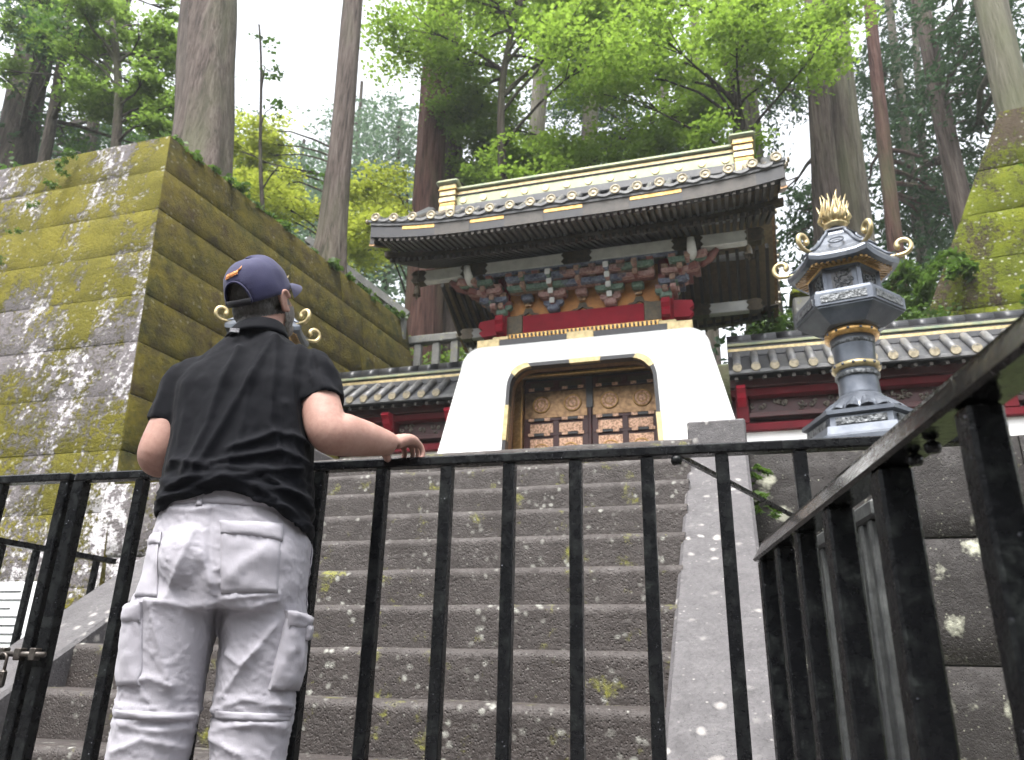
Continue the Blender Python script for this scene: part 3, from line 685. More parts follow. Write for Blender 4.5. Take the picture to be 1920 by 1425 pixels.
def bracket_set(x, corner=0, k0=0, t0=0, tipmat='white_paint'):
    ci = k0
    root = MB().bbox(AX+x-.075, AX+x+.075, 8.68, 8.83, 5.06+.093*t0, 5.15+.093*t0, .02).build('bracket_set', PAINT[ci % NP], gt)
    for tier in range(t0, 4):
        yb = 8.76-.085*tier; z = 5.14+.093*tier
        w_ = (.26, .36, .46, .46)[tier]
        for q in range(0, tier+1):                      # arms parallel to the wall on each step already reached
            yy = 8.76-.085*q
            if q < tier-1: continue
            inst('bracket_arm', edge_me[(PAINT[(ci+tier+q) % NP], w_)], root, (AX+x+corner*.10*tier, yy, z))
            for e in (-1, 0, 1):
                inst('bearing_block', cup_me[PAINT[(ci+tier+q+e+2) % NP]], root, (AX+x+corner*.10*tier+e*(w_/2-.045), yy-.004, z+.068))
        a_ = MB(); a_.bbox(AX+x+corner*.1*tier-.03, AX+x+corner*.1*tier+.03, yb-.10, 8.80, z-.004, z+.075, .012)
        a_.build('projecting_arm', PAINT[(ci+tier+1) % NP], root)
        tip = MB().bbox(AX+x+corner*.1*tier-.034, AX+x+corner*.1*tier+.034, yb-.118, yb-.10, z+.0, z+.08, .01).build('arm_tip', tipmat, root)
    if corner:
        for tier in range(4):
            z = 5.14+.093*tier; xx = AX+x+corner*(.12+.10*tier)
            MB().bbox(min(AX+x, xx), max(AX+x, xx), 8.78, 8.84, z, z+.075, .015).build('side_arm', PAINT[(ci+tier+3) % NP], root)
            for dyy in (-.12, 0, .14): inst('bearing_block', cup_me[PAINT[(tier+ci) % NP]], root, (xx, 8.8+dyy-.05*tier, z+.07))
            inst('bracket_arm', edge_me[(PAINT[(tier+1) % NP], .36)], root, (xx-corner*.02, 8.80, z), (0, 0, PI/2))
            di = MB(); di.bar((AX+x, 8.8, z+.03), (AX+x+corner*(.16+.12*tier), 8.74-.11*tier, z+.05), .06, .075); di.build('diagonal_arm', PAINT[(tier+1) % NP], root)
for i, (x, c) in enumerate(((-1.06, -1), (-.72, 0), (-.37, 0), (0, 0), (.37, 0), (.72, 0), (1.06, 1))): bracket_set(x, c, i+(i % 2), 2 if i in (1, 3, 5) else 0, 'white_paint' if i in (2, 4) else 'paint_tan')
for i in range(6):
    x = -.9+i*.36; box('gilt_knob', 'gold', x-.03, x+.03, 8.56, 8.60, 5.38, 5.44, .02)
box('bracket_plate', 'paint_blue', -1.25, 1.25, 8.44, 8.52, 5.53, 5.554)
for sx in (-1, 1):               # white elephant-like corner noses under the beam
    nmb = MB(); nmb.tube([(AX+sx*1.42, 8.50, 5.47), (AX+sx*1.42, 8.40, 5.50), (AX+sx*1.42, 8.33, 5.56), (AX+sx*1.42, 8.31, 5.63)], [.06, .058, .05, .04], 10); nmb.build('corner_nose', 'white_paint', gt)
    nm2 = MB(); nm2.tube([(AX+sx*1.5, 8.62, 5.42), (AX+sx*1.62, 8.56, 5.46), (AX+sx*1.72, 8.5, 5.54)], [.05, .06, .03], 8); nm2.build('corner_carving', 'paint_rose', gt)
# --- purlins: white painted with dark fittings
def purlin(y, z, h=.105, wd=.12, hl=2.22):
    p_ = box('purlin', 'white_paint', -hl, hl, y-wd/2, y+wd/2, z, z+h, .01)
    for x0, x1 in ((-hl-.006, -hl+.14), (-1.52, -1.22), (-.16, .16), (1.22, 1.52), (hl-.14, hl+.006)):
        f_ = MB(); zz0, zz1 = z-.006, z+h+.006; e = .04
        pts = [(x0, zz0), (x1, zz0), (x1+e, zz0+h*.25), (x1+.005, (zz0+zz1)/2), (x1+e, zz1-h*.25), (x1, zz1), (x0, zz1), (x0-e, zz1-h*.25), (x0-.005, (zz0+zz1)/2), (x0-e, zz0+h*.25)]
        L = len(pts); vs = [(AX+a, y-wd/2-.006, b) for a, b in pts]+[(AX+a, y+wd/2+.006, b) for a, b in pts]
        f_.add(vs, [tuple(range(L)), tuple(range(2*L-1, L-1, -1))]+[((k+1) % L, k, L+k, L+(k+1) % L) for k in range(L)])
        f_.build('purlin_fitting', 'bronze_fitting', p_)
purlin(8.5, 5.555, .165); purlin(2*YC-8.5, 5.555, .165); purlin(8.95, 6.18); purlin(2*YC-8.95, 6.18); purlin(YC, 6.62)
# --- roof
ZE, ZR, HL, RUN = 5.93, 7.24, 2.52, 1.86
def lift(x): return .13*abs(x/HL)**4
def rz(v): return ZE+(ZR-ZE)*(1-v)**1.3
def slope_strip(name, mat, sgn, dz0, dz1, v0, v1, x0=-HL, x1=HL, n=24, parent=gt, steps=10):
    """a slab following the roof slope between two offsets"""
    m_ = MB()
    def T(off): return lambda u, v: (AX+x0+(x1-x0)*u, YC+sgn*RUN*(v0+(v1-v0)*v), rz(v0+(v1-v0)*v)+off+lift(x0+(x1-x0)*u))
    m_.grid(n, steps, T(dz1), 0, True, flip=(sgn > 0)); m_.grid(n, steps, T(dz0), 0, True, flip=(sgn < 0))
    a, b = T(dz0), T(dz1)
    for v in (0, 1):
        vs = []; 
        for i in range(n+1): vs += [a(i/n, v), b(i/n, v)]
        m_.add(vs, [(2*i, 2*i+1, 2*i+3, 2*i+2) for i in range(n)])
    for u in (0, 1):
        vs = []
        for j in range(steps+1): vs += [a(u, j/steps), b(u, j/steps)]
        m_.add(vs, [(2*i, 2*i+1, 2*i+3, 2*i+2) for i in range(steps)])
    return m_.build(name, mat, parent)
roofs = {}
for sgn in (-1, 1):
    roofs[sgn] = slope_strip('roof_slope', 'roof_tile', sgn, -.028, .0, 0, 1)
    vv = np.linspace(.06, .995, 12)
    tm = MB(); tm.tube([(0, sgn*RUN*v, rz(v)-ZE+.035) for v in vv], .052, 10); roll_me = tm.mesh('tile_roll', 'roof_tile')
    dm_ = MB(); dm_.lathe([(.062, 0), (.062, .03), (.05, .036), (.046, .028), (.02, .028), (.015, .034)], 16); dme = dm_.mesh('tile_end', 'tile_disc')
    pm = MB(); pm.grid(6, 1, lambda u, v: (-.085+.17*u, sgn*(RUN-.06+.07*v), .012-.03*math.sin(PI*u)+.012), 0); pm.grid(6, 1, lambda u, v: (-.085+.17*u, sgn*(RUN+.01), -.035*v-.03*math.sin(PI*u)+.024), 0); pan_me = pm.mesh('pan_tile', 'pale_tile')
    for k in range(20):
        x = -2.42+k*(4.84/19)
        ro = inst('tile_roll', roll_me, roofs[sgn], (AX+x, YC, ZE+lift(x)))
        inst('tile_end', dme, ro, (AX+x, YC+sgn*RUN*.99, ZE+lift(x)+.04), (R(90) if sgn < 0 else R(-90), 0, 0))
        if k < 19: inst('pan_tile', pan_me, ro, (AX+x+4.84/38, YC, ZE+lift(x)))
    # layered eave boards
    def ebeam(name, mat, ya, yb, za, zb, x0=-HL+.03, x1=HL-.03, par=gt, n=24):
        m_ = MB(); c = []
        for i in range(n+1):
            x = x0+(x1-x0)*i/n; l = lift(x)
            y0, y1 = (YC+sgn*ya, YC+sgn*yb)
            c += [(AX+x, y0, za+l), (AX+x, y0, zb+l), (AX+x, y1, zb+l), (AX+x, y1, za+l)]
        fs = [(4*i+j, 4*i+(j+1) % 4, 4*i+4+(j+1) % 4, 4*i+4+j) for i in range(n) for j in range(4)]+[(3, 2, 1, 0), (4*n, 4*n+1, 4*n+2, 4*n+3)]
        return m_.add(c, fs).build(name, mat, par)
    ebeam('eave_lath', 'pale_tile', 1.845, 1.70, 5.865, 5.90)
    ef = ebeam('eave_fascia', 'black_lacquer', 1.825, 1.72, 5.705, 5.863)
    if sgn < 0:
        for x0, x1 in ((-2.05, -1.62), (-1.15, -.72), (-.22, .24), (.80, 1.38)): ebeam('gilt_plate', 'gold', 1.832, 1.80, 5.815, 5.859, x0, x1, ef, 4)
        for x0, x1 in ((-1.62, -1.15), (-.72, -.22), (.24, .8), (1.38, 2.2)): ebeam('fascia_fitting', 'rafter_wood', 1.831, 1.80, 5.70, 5.86, x0+.01, x1-.01, ef, 4)
    ebeam('eave_batten', 'bronze_fitting', 1.40, 1.30, 5.665, 5.73)
    # two rows of rafters; tips capped
    r1 = MB().hexa([(-.02, sgn*1.80, -.07), (.02, sgn*1.80, -.07), (.02, sgn*1.30, .04), (-.02, sgn*1.30, .04), (-.02, sgn*1.80, -.01), (.02, sgn*1.80, -.01), (.02, sgn*1.30, .10), (-.02, sgn*1.30, .10)]).mesh('flying_rafter', 'lit_rafter')
    r2 = MB().hexa([(-.022, sgn*1.44, -.10), (.022, sgn*1.44, -.10), (.022, sgn*.3, .42), (-.022, sgn*.3, .42), (-.022, sgn*1.44, -.035), (.022, sgn*1.44, -.035), (.022, sgn*.3, .49), (-.022, sgn*.3, .49)]).mesh('rafter', 'rafter_wood')
    cap1 = MB().bbox(-.021, .021, -.006, .006, -.031, .031, .003).mesh('rafter_tip', 'rafter_tip')
    NR = 58 if sgn < 0 else 37
    for k in range(NR):
        x = -2.36+k*(4.72/(NR-1)); l = lift(x)
        a = inst('flying_rafter', r1, gt, (AX+x, YC, 5.735+l)); b = inst('rafter', r2, gt, (AX+x, YC, 5.695+l*.6))
        if sgn < 0:
            inst('rafter_tip', cap1, a, (AX+x, YC-1.805, 5.695+l)); inst('rafter_tip', cap1, b, (AX+x, YC-1.446, 5.627+l*.6))
    # soffit boards above the rafters
    sf = MB(); sf.grid(24, 1, lambda u, v: (AX-2.45+4.9*u, YC+sgn*(1.74-.5*v), 5.755+.11*v+lift(-2.45+4.9*u)), 0, True, flip=(sgn < 0))
    sf.grid(24, 1, lambda u, v: (AX-2.45+4.9*u, YC+sgn*(1.32-1.32*v), 5.72+.75*v+lift(-2.45+4.9*u)*.6), 0, True, flip=(sgn < 0)); sf.build('soffit', 'soffit_board', gt)
    # bargeboards
    for sx in (-1, 1):
        x = sx*(HL-.05)
        bb = slope_strip('bargeboard', 'dark_wood', sgn, -.34, -.10, .0, .97, x-.03, x+.03, 1)
        ge = slope_strip('bargeboard_edge', 'bronze_gold', sgn, -.355, -.33, .0, .97, x-.035, x+.035, 1, bb)
        vt = MB(); vt.tube([(AX+sx*(HL-.03), YC+sgn*RUN*v, rz(v)+.03+lift(HL)) for v in np.linspace(.04, 1.03, 10)], .05, 8); vt.build('verge_roll', 'roof_tile', bb)
        km = MB().disc((0, 0, 0), .036, .025, 10).mesh('verge_tile_end', 'tile_disc')
        for v in np.linspace(.1, .98, 10): inst('verge_tile_end', km, bb, (AX+sx*(HL+.015), YC+sgn*RUN*v, rz(v)-.015+lift(HL)), (0, 0, R(90)*sx))
for sx in (-1, 1):               # gable triangles
    gm = MB(); x = AX+sx*1.5; gm.add([(x, YC-1.0, 5.9), (x, YC+1.0, 5.9), (x, YC, 6.9)], [(0, 1, 2)]); gm.add([(x-sx*.03, YC-1.0, 5.9), (x-sx*.03, YC+1.0, 5.9), (x-sx*.03, YC, 6.9)], [(2, 1, 0)]); gm.build('gable_wall', 'dark_wood', gt)
    box('gable_pendant', 'bronze_fitting', sx*(HL+.0)-.03, sx*(HL+.0)+.03, YC-.12, YC+.12, 6.70, 7.04, .05)
# --- ridge
rd = box('ridge_foot', 'roof_tile', -2.18, 2.18, YC-.17, YC+.17, 7.140, 7.290, .02)
box('ridge_body', 'patina_gold', -2.10, 2.10, YC-.12, YC+.12, 7.291, 7.470, .01, rd)
box('ridge_course', 'black_lacquer', -2.10, 2.10, YC-.135, YC+.135, 7.471, 7.495, .006, rd)
box('ridge_neck', 'pale_gold', -2.10, 2.10, YC-.11, YC+.11, 7.496, 7.560, .01, rd)
box('ridge_cap', 'patina_gold', -2.14, 2.14, YC-.15, YC+.15, 7.561, 7.625, .02, rd)
cr_me = MB().disc((0, 0, 0), .055, .012, 16).mesh('ridge_crest', 'pale_gold')
for k in range(13): inst('ridge_crest', cr_me, rd, (AX-1.92+k*.32, YC-.121, 7.380))
for sx in (-1, 1):
    eo = box('ridge_end_ornament', 'pale_gold', sx*2.16-.13, sx*2.16+.13, YC-.2, YC+.2, 7.110, 7.290, .015)
    for k, (w_, z0, z1, mt) in enumerate(((.125, 7.291, 7.345, 'gold'), (.135, 7.346, 7.430, 'pale_gold'), (.12, 7.431, 7.460, 'black_lacquer'), (.13, 7.461, 7.550, 'pale_gold'), (.145, 7.551, 7.580, 'gold'), (.135, 7.581, 7.650, 'pale_gold'))):
        box('ornament_tier', mt, sx*2.16-w_, sx*2.16+w_, YC-w_*1.5, YC+w_*1.5, z0, z1, .008, eo)
    box('ornament_cap', 'patina_gold', sx*2.16-.18, sx*2.16+.18, YC-.25, YC+.25, 7.651, 7.725, .03, eo)
    # wind bells under the eave corners
    bl = thing('wind_bell', ('left' if sx < 0 else 'right')+' bronze wind bell hanging on a rod under the gate eave', 'bell', (AX+sx*2.06, 8.22, 5.2), 'wind bells of the gate')
    bx, by_ = AX+sx*2.06, 8.22
    MB().tube([(bx, by_, 5.74), (bx, by_, 5.36)], .007, 6).build('rod', 'bronze_fitting', bl)
    MB().lathe([(.012, 5.38), (.03, 5.365), (.04, 5.32), (.045, 5.26), (.056, 5.235), (.05, 5.235), (.035, 5.3)], 14, (bx, by_), cap=False).build('bell_body', 'bronze_fitting', bl)
    MB().tube([(bx, by_, 5.3), (bx, by_, 5.18)], .012, 6).build('clapper', 'bronze_fitting', bl)
    # stone plinth edge at the foot of the base
# ------------------------------------------------------------------ roofed walls either side of the gate
def roofed_wall(label, xa, xb, bays):
    rw_ = thing('roofed_wall', label, 'wall', ((xa+xb)/2, 9.4, 2.2), 'tiled walls flanking the gate')
    def bx(name, mat, x0, x1, y0, y1, z0, z1, b=.006, par=rw_): return MB().bbox(x0, x1, y0, y1, z0, z1, b).build(name, mat, par)
    bx('plinth', 'plaster', xa, xb, 9.22, 9.62, 2.2, 3.43)
    bx('foot_beam', 'dull_red', xa, xb, 9.14, 9.66, 3.431, 3.52)
    bx('inner_wall', 'dark_red', xa, xb, 9.36, 9.44, 3.52, 4.1)
    bx('middle_beam', 'dark_red', xa, xb, 9.18, 9.3, 3.60, 3.66)
    bx('upper_beam', 'dull_red', xa, xb, 9.14, 9.30, 3.86, 3.95)
    bx('wall_plate', 'dark_red', xa, xb, 9.10, 9.24, 3.96, 4.06)
    for i, x in enumerate(bays):
        bx('post', 'dull_red', x-.07, x+.07, 9.13, 9.31, 3.52, 4.05)
        if i+1 < len(bays):
            x2 = bays[i+1]; pa = bx('carved_panel', 'dark_red', x+.09, x2-.09, 9.27, 9.30, 3.665, 3.855)
            cm = MB(); rr = random.Random(i)
            L = x2-x-.24
            for k in range(int(L/.05)):
                cx, cz = x+.12+rr.random()*L, 3.70+rr.random()*.12; r_ = rr.uniform(.018, .034)
                a0 = rr.random()*6; cm.tube([(cx+r_*(1-t*.5)*math.cos(a0+t*5), 9.262-t*.01, cz+r_*(1-t*.5)*math.sin(a0+t*5)) for t in np.linspace(0, 1, 7)], [.012, .014, .014, .012, .011, .010, .008], 5)
            tag(cm.build('carving', 'carving', pa), kind='stuff')
        # bracket nosing on each post
        nb_ = MB(); pts = [(9.13, 3.96), (8.98, 3.95), (8.95, 3.90), (9.0, 3.86), (9.03, 3.80), (9.10, 3.74), (9.13, 3.72)]; L = len(pts)
        vs = [(x-.05, a, b) for a, b in pts]+[(x+.05, a, b) for a, b in pts]
        nb_.add(vs, [tuple(range(L)), tuple(range(2*L-1, L-1, -1))]+[((k+1) % L, k, L+k, L+(k+1) % L) for k in range(L)]); nb_.build('bracket', 'red_lacquer', rw_)
    # rafters under the eave
    rm = MB().hexa([(-.02, 8.92, -.0), (.02, 8.92, -.0), (.02, 9.3, .12), (-.02, 9.3, .12), (-.02, 8.92, .04), (.02, 8.92, .04), (.02, 9.3, .16), (-.02, 9.3, .16)]).mesh('rafter', 'dark_wood')
    tm_ = MB().bbox(-.021, .021, 8.912, 8.919, 0, .04, .002).mesh('rafter_tip', 'rafter_tip')
    x = xa+.08
    while x < xb-.05:
        r_ = inst('rafter', rm, rw_, (x, 0, 3.985)); inst('rafter_tip', tm_, r_, (x, 0, 3.985)); x += .16
    rf = MB(); rf.hexa([(xa, 8.88, 4.04), (xb, 8.88, 4.04), (xb, 9.4, 4.44), (xa, 9.4, 4.44), (xa, 8.88, 4.10), (xb, 8.88, 4.10), (xb, 9.4, 4.52), (xa, 9.4, 4.52)])
    rf.hexa([(xa, 9.4, 4.44), (xb, 9.4, 4.44), (xb, 9.92, 4.04), (xa, 9.92, 4.04), (xa, 9.4, 4.52), (xb, 9.4, 4.52), (xb, 9.92, 4.10), (xa, 9.92, 4.10)])
    roof = rf.build('roof_slope', 'roof_tile', rw_)
    bx('eave_lath', 'pale_tile', xa, xb, 8.862, 8.879, 4.05, 4.095, .003, roof)
    for sgn in (-1, 1):
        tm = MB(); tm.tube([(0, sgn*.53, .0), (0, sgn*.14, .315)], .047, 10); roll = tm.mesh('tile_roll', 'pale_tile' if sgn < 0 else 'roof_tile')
        dm2 = MB().disc((0, 0, 0), .056, .02, 14); dme = dm2.mesh('tile_end', 'tile_disc')
        x = xa+.1
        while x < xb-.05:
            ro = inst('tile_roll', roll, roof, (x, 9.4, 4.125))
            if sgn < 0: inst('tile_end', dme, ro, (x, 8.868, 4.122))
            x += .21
    rdg = bx('ridge_foot', 'roof_tile', xa, xb, 9.27, 9.53, 4.42, 4.50, .01)
    bx('ridge_band', 'pale_gold', xa, xb, 9.29, 9.51, 4.501, 4.545, .006, rdg)
    bx('ridge_gap', 'black_lacquer', xa, xb, 9.31, 9.49, 4.546, 4.575, .003, rdg)
    bx('ridge_band', 'patina_gold', xa, xb, 9.285, 9.515, 4.576, 4.615, .006, rdg)
    bx('ridge_gap', 'black_lacquer', xa, xb, 9.31, 9.49, 4.616, 4.645, .003, rdg)
    cm = MB(); cm.tube([(-.5, 0, 0), (.5, 0, 0)], .085, 12, flat=.8); rc = cm.mesh('ridge_tile', 'roof_tile')
    cm2 = MB(); cm2.tube([(-.5, 0, 0), (.5, 0, 0)], .062, 10); 
    x = xa
    while x < xb-.05:
        l = min(.3, xb-x); inst('ridge_tile', rc, rdg, (x+l/2, 9.4, 4.69), (0, 0, 0), (l*.985, 1, 1)); x += .3
roofed_wall('roofed red wall with grey tile rolls to the right of the gate, behind the lantern', -.02, 6.6, [.10, 1.5, 2.9, 4.3, 5.7])
roofed_wall('roofed red wall with grey tile rolls to the left of the gate, beside the mossy wall', -5.72, -3.48, [-5.5, -4.5, -3.6])

# ------------------------------------------------------------------ bronze lanterns
def lantern(cx, cy, label):
    Lr = thing('bronze_lantern', label, 'lantern', (cx, cy, 2.2), 'bronze lanterns before the gate')
    a0 = R(49)
    def hexp(name, mat, prof, par=Lr, n=6, smooth=False): return MB().lathe(prof, n, (cx, cy), a0, 0, smooth).build(name, mat, par)
    hexp('base_plinth', 'bronze', [(.53, 2.2), (.53, 2.33), (.50, 2.34), (.47, 2.36), (.455, 2.42)])
    hp_ = hexp('base_step', 'bronze', [(.425, 2.42), (.415, 2.50), (.45, 2.515), (.45, 2.545), (.37, 2.56), (.28, 2.575)])
    for k in range(6):
        a = a0+PI/6+k*PI/3; rr = .43*math.cos(PI/6)-.002
        c = Vector((cx+rr*math.cos(a), cy+rr*math.sin(a), 2.46)); t = Vector((-math.sin(a), math.cos(a), 0))
        q = MB(); q.bar(c-t*.17, c+t*.17, .012, .05); q.build('relief_panel', 'bronze_relief', hp_)
    # lotus foot
    lo = MB(); lo.lathe([(.275, 2.565), (.28, 2.59), (.26, 2.63), (.215, 2.68), (.175, 2.72), (.16, 2.74)], 24, (cx, cy)); lo_o = lo.build('lotus_foot', 'bronze', Lr)
    pet = MB(); pet.grid(4, 5, lambda u, v: ((.30-.13*v+.018*math.sin(PI*u)*(1-v*.5))*math.cos((u-.5)*.36*(1-.25*v)), (.30-.13*v+.018*math.sin(PI*u)*(1-v*.5))*math.sin((u-.5)*.36*(1-.25*v)), .012+.11*v**.8+.014*math.sin(PI*u)), 0, True)
    pme = pet.mesh('petal', 'bronze')
    for k in range(16): inst('petal', pme, lo_o, (cx, cy, 2.575), (0, 0, 2*PI*k/16))
    sh = MB(); sh.lathe([(.165, 2.70), (.150, 2.76), (.147, 2.85), (.150, 3.05), (.158, 3.15), (.168, 3.22)], 32, (cx, cy)); sh_o = sh.build('shaft', 'bronze', Lr)
    for z in (2.905, 3.17): MB().lathe([(.158, z-.02), (.163, z-.012), (.163, z+.012), (.158, z+.02)], 32, (cx, cy)).build('relief_band', 'bronze_relief', sh_o)
    gr = MB(); gr.lathe([(.150, 2.945), (.176, 2.955), (.182, 2.975), (.176, 2.995), (.150, 3.005)], 32, (cx, cy)); gr_o = gr.build('gilt_ring', 'pale_gold', Lr)
    g2 = MB(); g2.lathe([(.168, 3.215), (.20, 3.225), (.205, 3.25), (.198, 3.275), (.17, 3.28)], 32, (cx, cy)); g2_o = g2.build('gilt_ring', 'gold', Lr)
    for o_, rr, z in ((gr_o, .178, 2.975), (g2_o, .200, 3.25)):
        st_ = MB().lathe([(.0, -.012), (.012, -.008), (.012, .008), (.0, .012)], 8, cap=False).mesh('stud', 'bronze')
        for k in range(14):
            a = 2*PI*k/14; inst('stud', st_, o_, (cx+rr*math.cos(a), cy+rr*math.sin(a), z))
    pf = hexp('platform', 'bronze', [(.19, 3.275), (.25, 3.29), (.36, 3.36), (.395, 3.385), (.395, 3.395), (.412, 3.40), (.412, 3.50), (.395, 3.505), (.39, 3.53), (.36, 3.54), (.27, 3.545)])
    for k in range(6):
        a = a0+PI/6+k*PI/3; rr = .412*math.cos(PI/6)+.001
        c = Vector((cx+rr*math.cos(a), cy+rr*math.sin(a), 3.45)); t = Vector((-math.sin(a), math.cos(a), 0))
        q = MB(); q.bar(c-t*.165, c+t*.165, .012, .06); q.build('relief_panel', 'bronze_relief', pf)
    fbx = hexp('fire_box', 'bronze', [(.265, 3.545), (.255, 3.56), (.25, 3.57), (.25, 3.76), (.27, 3.77), (.27, 3.785)])
    for k in range(6):
        a = a0+PI/6+k*PI/3; rr = .25*math.cos(PI/6)
        c = Vector((cx+rr*math.cos(a), cy+rr*math.sin(a), 3.66)); t = Vector((-math.sin(a), math.cos(a), 0)); n_ = Vector((math.cos(a), math.sin(a), 0))
        q = MB(); q.bar(c-t*.075, c+t*.075, .01, .14); fp = q.build('lattice_panel', 'black_lacquer', fbx)
        fo = MB(); rr2 = random.Random(k)
        for j in range(16):
            p = c+t*rr2.uniform(-.07, .07)+Vector((0, 0, rr2.uniform(-.065, .065)))+n_*.008; a_ = rr2.random()*6; r_ = rr2.uniform(.012, .024)
            fo.tube([p+t*(r_*math.cos(a_+s_*4.5))+Vector((0, 0, r_*math.sin(a_+s_*4.5))) for s_ in np.linspace(0, 1, 6)], .006, 5)
        tag(fo.build('openwork', 'bronze_relief', fp), kind='stuff')
        q = MB(); b_ = Vector((cx+.252*math.cos(a+PI/6), cy+.252*math.sin(a+PI/6), 0)); q.bar((b_.x, b_.y, 3.565), (b_.x, b_.y, 3.765), .03, .03); q.build('corner_post', 'bronze', fbx)
    MB().lathe([(.268, 3.772), (.285, 3.778), (.285, 3.80), (.26, 3.80)], 6, (cx, cy), a0, 0, False).build('gilt_ring', 'gold', Lr)
    # roof: hexagonal, flared, with gilt rafters below and gilt scrolls on the corners
    prof = [(.27, 3.80), (.36, 3.775), (.42, 3.785), (.428, 3.82), (.42, 3.84), (.345, 3.90), (.27, 3.98), (.20, 4.07), (.15, 4.12), (.14, 4.15), (.155, 4.16), (.13, 4.185), (.06, 4.20), (.05, 4.24)]
    rfm = MB(); vs = []; fs = []; NS = 6
    for r_, z in prof:
        for k in range(36):
            a = a0+2*PI*k/36; kk = (k % NS)/NS; cs = math.cos(PI/6)/math.cos((kk-.5)*PI/3)
            corner = abs(kk-.5)*2; lift_ = .045*corner**4*max(0, (r_-.3)/.2)
            vs.append((cx+r_*cs*math.cos(a), cy+r_*cs*math.sin(a), z+lift_))
    for i in range(len(prof)-1):
        for k in range(36): fs.append((i*36+k, i*36+(k+1) % 36, (i+1)*36+(k+1) % 36, (i+1)*36+k))
    fs += [tuple(range(35, -1, -1)), tuple((len(prof)-1)*36+k for k in range(36))]
    rfm.add(vs, fs); rf_o = rfm.build('roof', 'bronze', Lr)
    for k in range(6):
        am = a0+PI/6+k*PI/3; t = Vector((-math.sin(am), math.cos(am), 0)); n_ = Vector((math.cos(am), math.sin(am), 0))
        gm = MB()
        for j in range(9):
            e = (j-4)/4; p0 = Vector((cx, cy, 3.789))+n_*.245+t*e*.13; p1 = Vector((cx, cy, 3.778))+n_*.325+t*e*.165
            gm.bar(p0, p1, .022, .016)
        tag(gm.build('gilt_rafters', 'gold_leaf', rf_o), kind='stuff')
        ac = a0+k*PI/3; d = Vector((math.cos(ac), math.sin(ac), 0))
        pts = []; 
        for s_ in np.linspace(0, 1, 22):          # scroll: run out along the hip, then curl up and inwards
            if s_ < .25: u_ = s_/.25; pts.append(Vector((cx, cy, 0))+d*(.345+.10*u_)+Vector((0, 0, 3.885-.005*u_)))
            else:
                u_ = (s_-.25)/.75; th = -PI/2+u_*PI*1.75; r_ = .078*(1-u_*.62)
                pts.append(Vector((cx, cy, 0))+d*(.46+r_*math.cos(th))+Vector((0, 0, 3.960+r_*math.sin(th))))
        sm_ = MB(); sm_.tube(pts, list(np.interp(np.linspace(0, 1, 22), [0, .3, .7, .93, 1], [.012, .018, .02, .024, .018])), 9, flat=1.0); sm_.build('corner_scroll', 'pale_gold', rf_o)
        hr = MB(); hr.tube([(cx+d.x*r_*.985, cy+d.y*r_*.985, z+.012+.045*max(0, (r_-.3)/.2)) for r_, z in prof[4:10]], .016, 6); hr.build('hip_rib', 'bronze', rf_o)
        bo = MB(); c = Vector((cx, cy, 3.99))+n_*.255; bo.tube([c+t*(.055*math.cos(q_))+(Vector((0, 0, .05))-n_*.052)*math.sin(q_)+n_*.012 for q_ in np.linspace(0, 2*PI, 17)], .008, 5, cap=False); bo.build('crest_ring', 'bronze', rf_o)
    # flaming jewel
    fj = MB(); fj.lathe([(.05, 4.235), (.09, 4.25), (.10, 4.265), (.06, 4.28), (.045, 4.285), (.075, 4.31), (.085, 4.35), (.07, 4.40), (.03, 4.44), (.0, 4.46)], 16, (cx, cy), cap=False); fj_o = fj.build('jewel', 'pale_gold', Lr)
    for k in range(14):
        a = 2*PI*k/14; h = (.25, .19, .22, .17)[k % 4]; d = Vector((math.cos(a), math.sin(a), 0)); tt = Vector((-d.y, d.x, 0))
        fm = MB(); fm.tube([Vector((cx, cy, 4.265))+d*.075, Vector((cx, cy, 4.265+h*.3))+d*.125, Vector((cx, cy, 4.265+h*.65))+d*.105+tt*.012, Vector((cx, cy, 4.265+h))+d*.125+tt*.03], [.014, .02, .014, .002], 6, flat=.5); fm.build('flame', 'pale_gold', fj_o)
    for k in range(6):
        a = 2*PI*k/6; d = Vector((math.cos(a), math.sin(a), 0))
        fm = MB(); fm.tube([Vector((cx, cy, 4.33))+d*.07, Vector((cx, cy, 4.42))+d*.075, Vector((cx, cy, 4.50+.03*(k % 2)))+d*.055, Vector((cx, cy, 4.55+.03*(k % 2)))+d*.075], [.014, .018, .012, .002], 6, flat=.5); fm.build('flame', 'pale_gold', fj_o)
    return Lr
lantern(.94, 6.12, 'dark bronze lantern with gilt scrolls standing right of the stairs')
lantern(-4.44, 6.12, 'bronze lantern mostly hidden behind the man, gilt scrolls showing beside his head')

# ------------------------------------------------------------------ stone balustrade on the upper terrace, and small stones
bal = thing('stone_balustrade', 'weathered grey stone balustrade beyond the left roofed wall', 'balustrade', (-5.0, 12.0, 5.2))
MB().bbox(-7.2, -2.2, 11.93, 12.10, 6.30, 6.46, .02).build('top_rail', 'grey_stone', bal)
MB().bbox(-7.2, -2.2, 11.9, 12.13, 5.40, 5.72, .02).build('foot_rail', 'grey_stone', bal)
for x in np.arange(-6.9, -2.3, .36): MB().bbox(x-.07, x+.07, 11.96, 12.07, 5.721, 6.299, .015).build('baluster', 'grey_stone', bal)
MB().lathe([(.10, 6.46), (.12, 6.5), (.07, 6.54), (.12, 6.62), (.10, 6.72), (.02, 6.8)], 12, (-4.46, 12.0)).build('finial', 'grey_stone', bal)
rtw = thing('retaining_wall', 'low dark mossy terrace wall behind the gate, under the balustrade', 'wall', (-4, 12.2, 2.2))
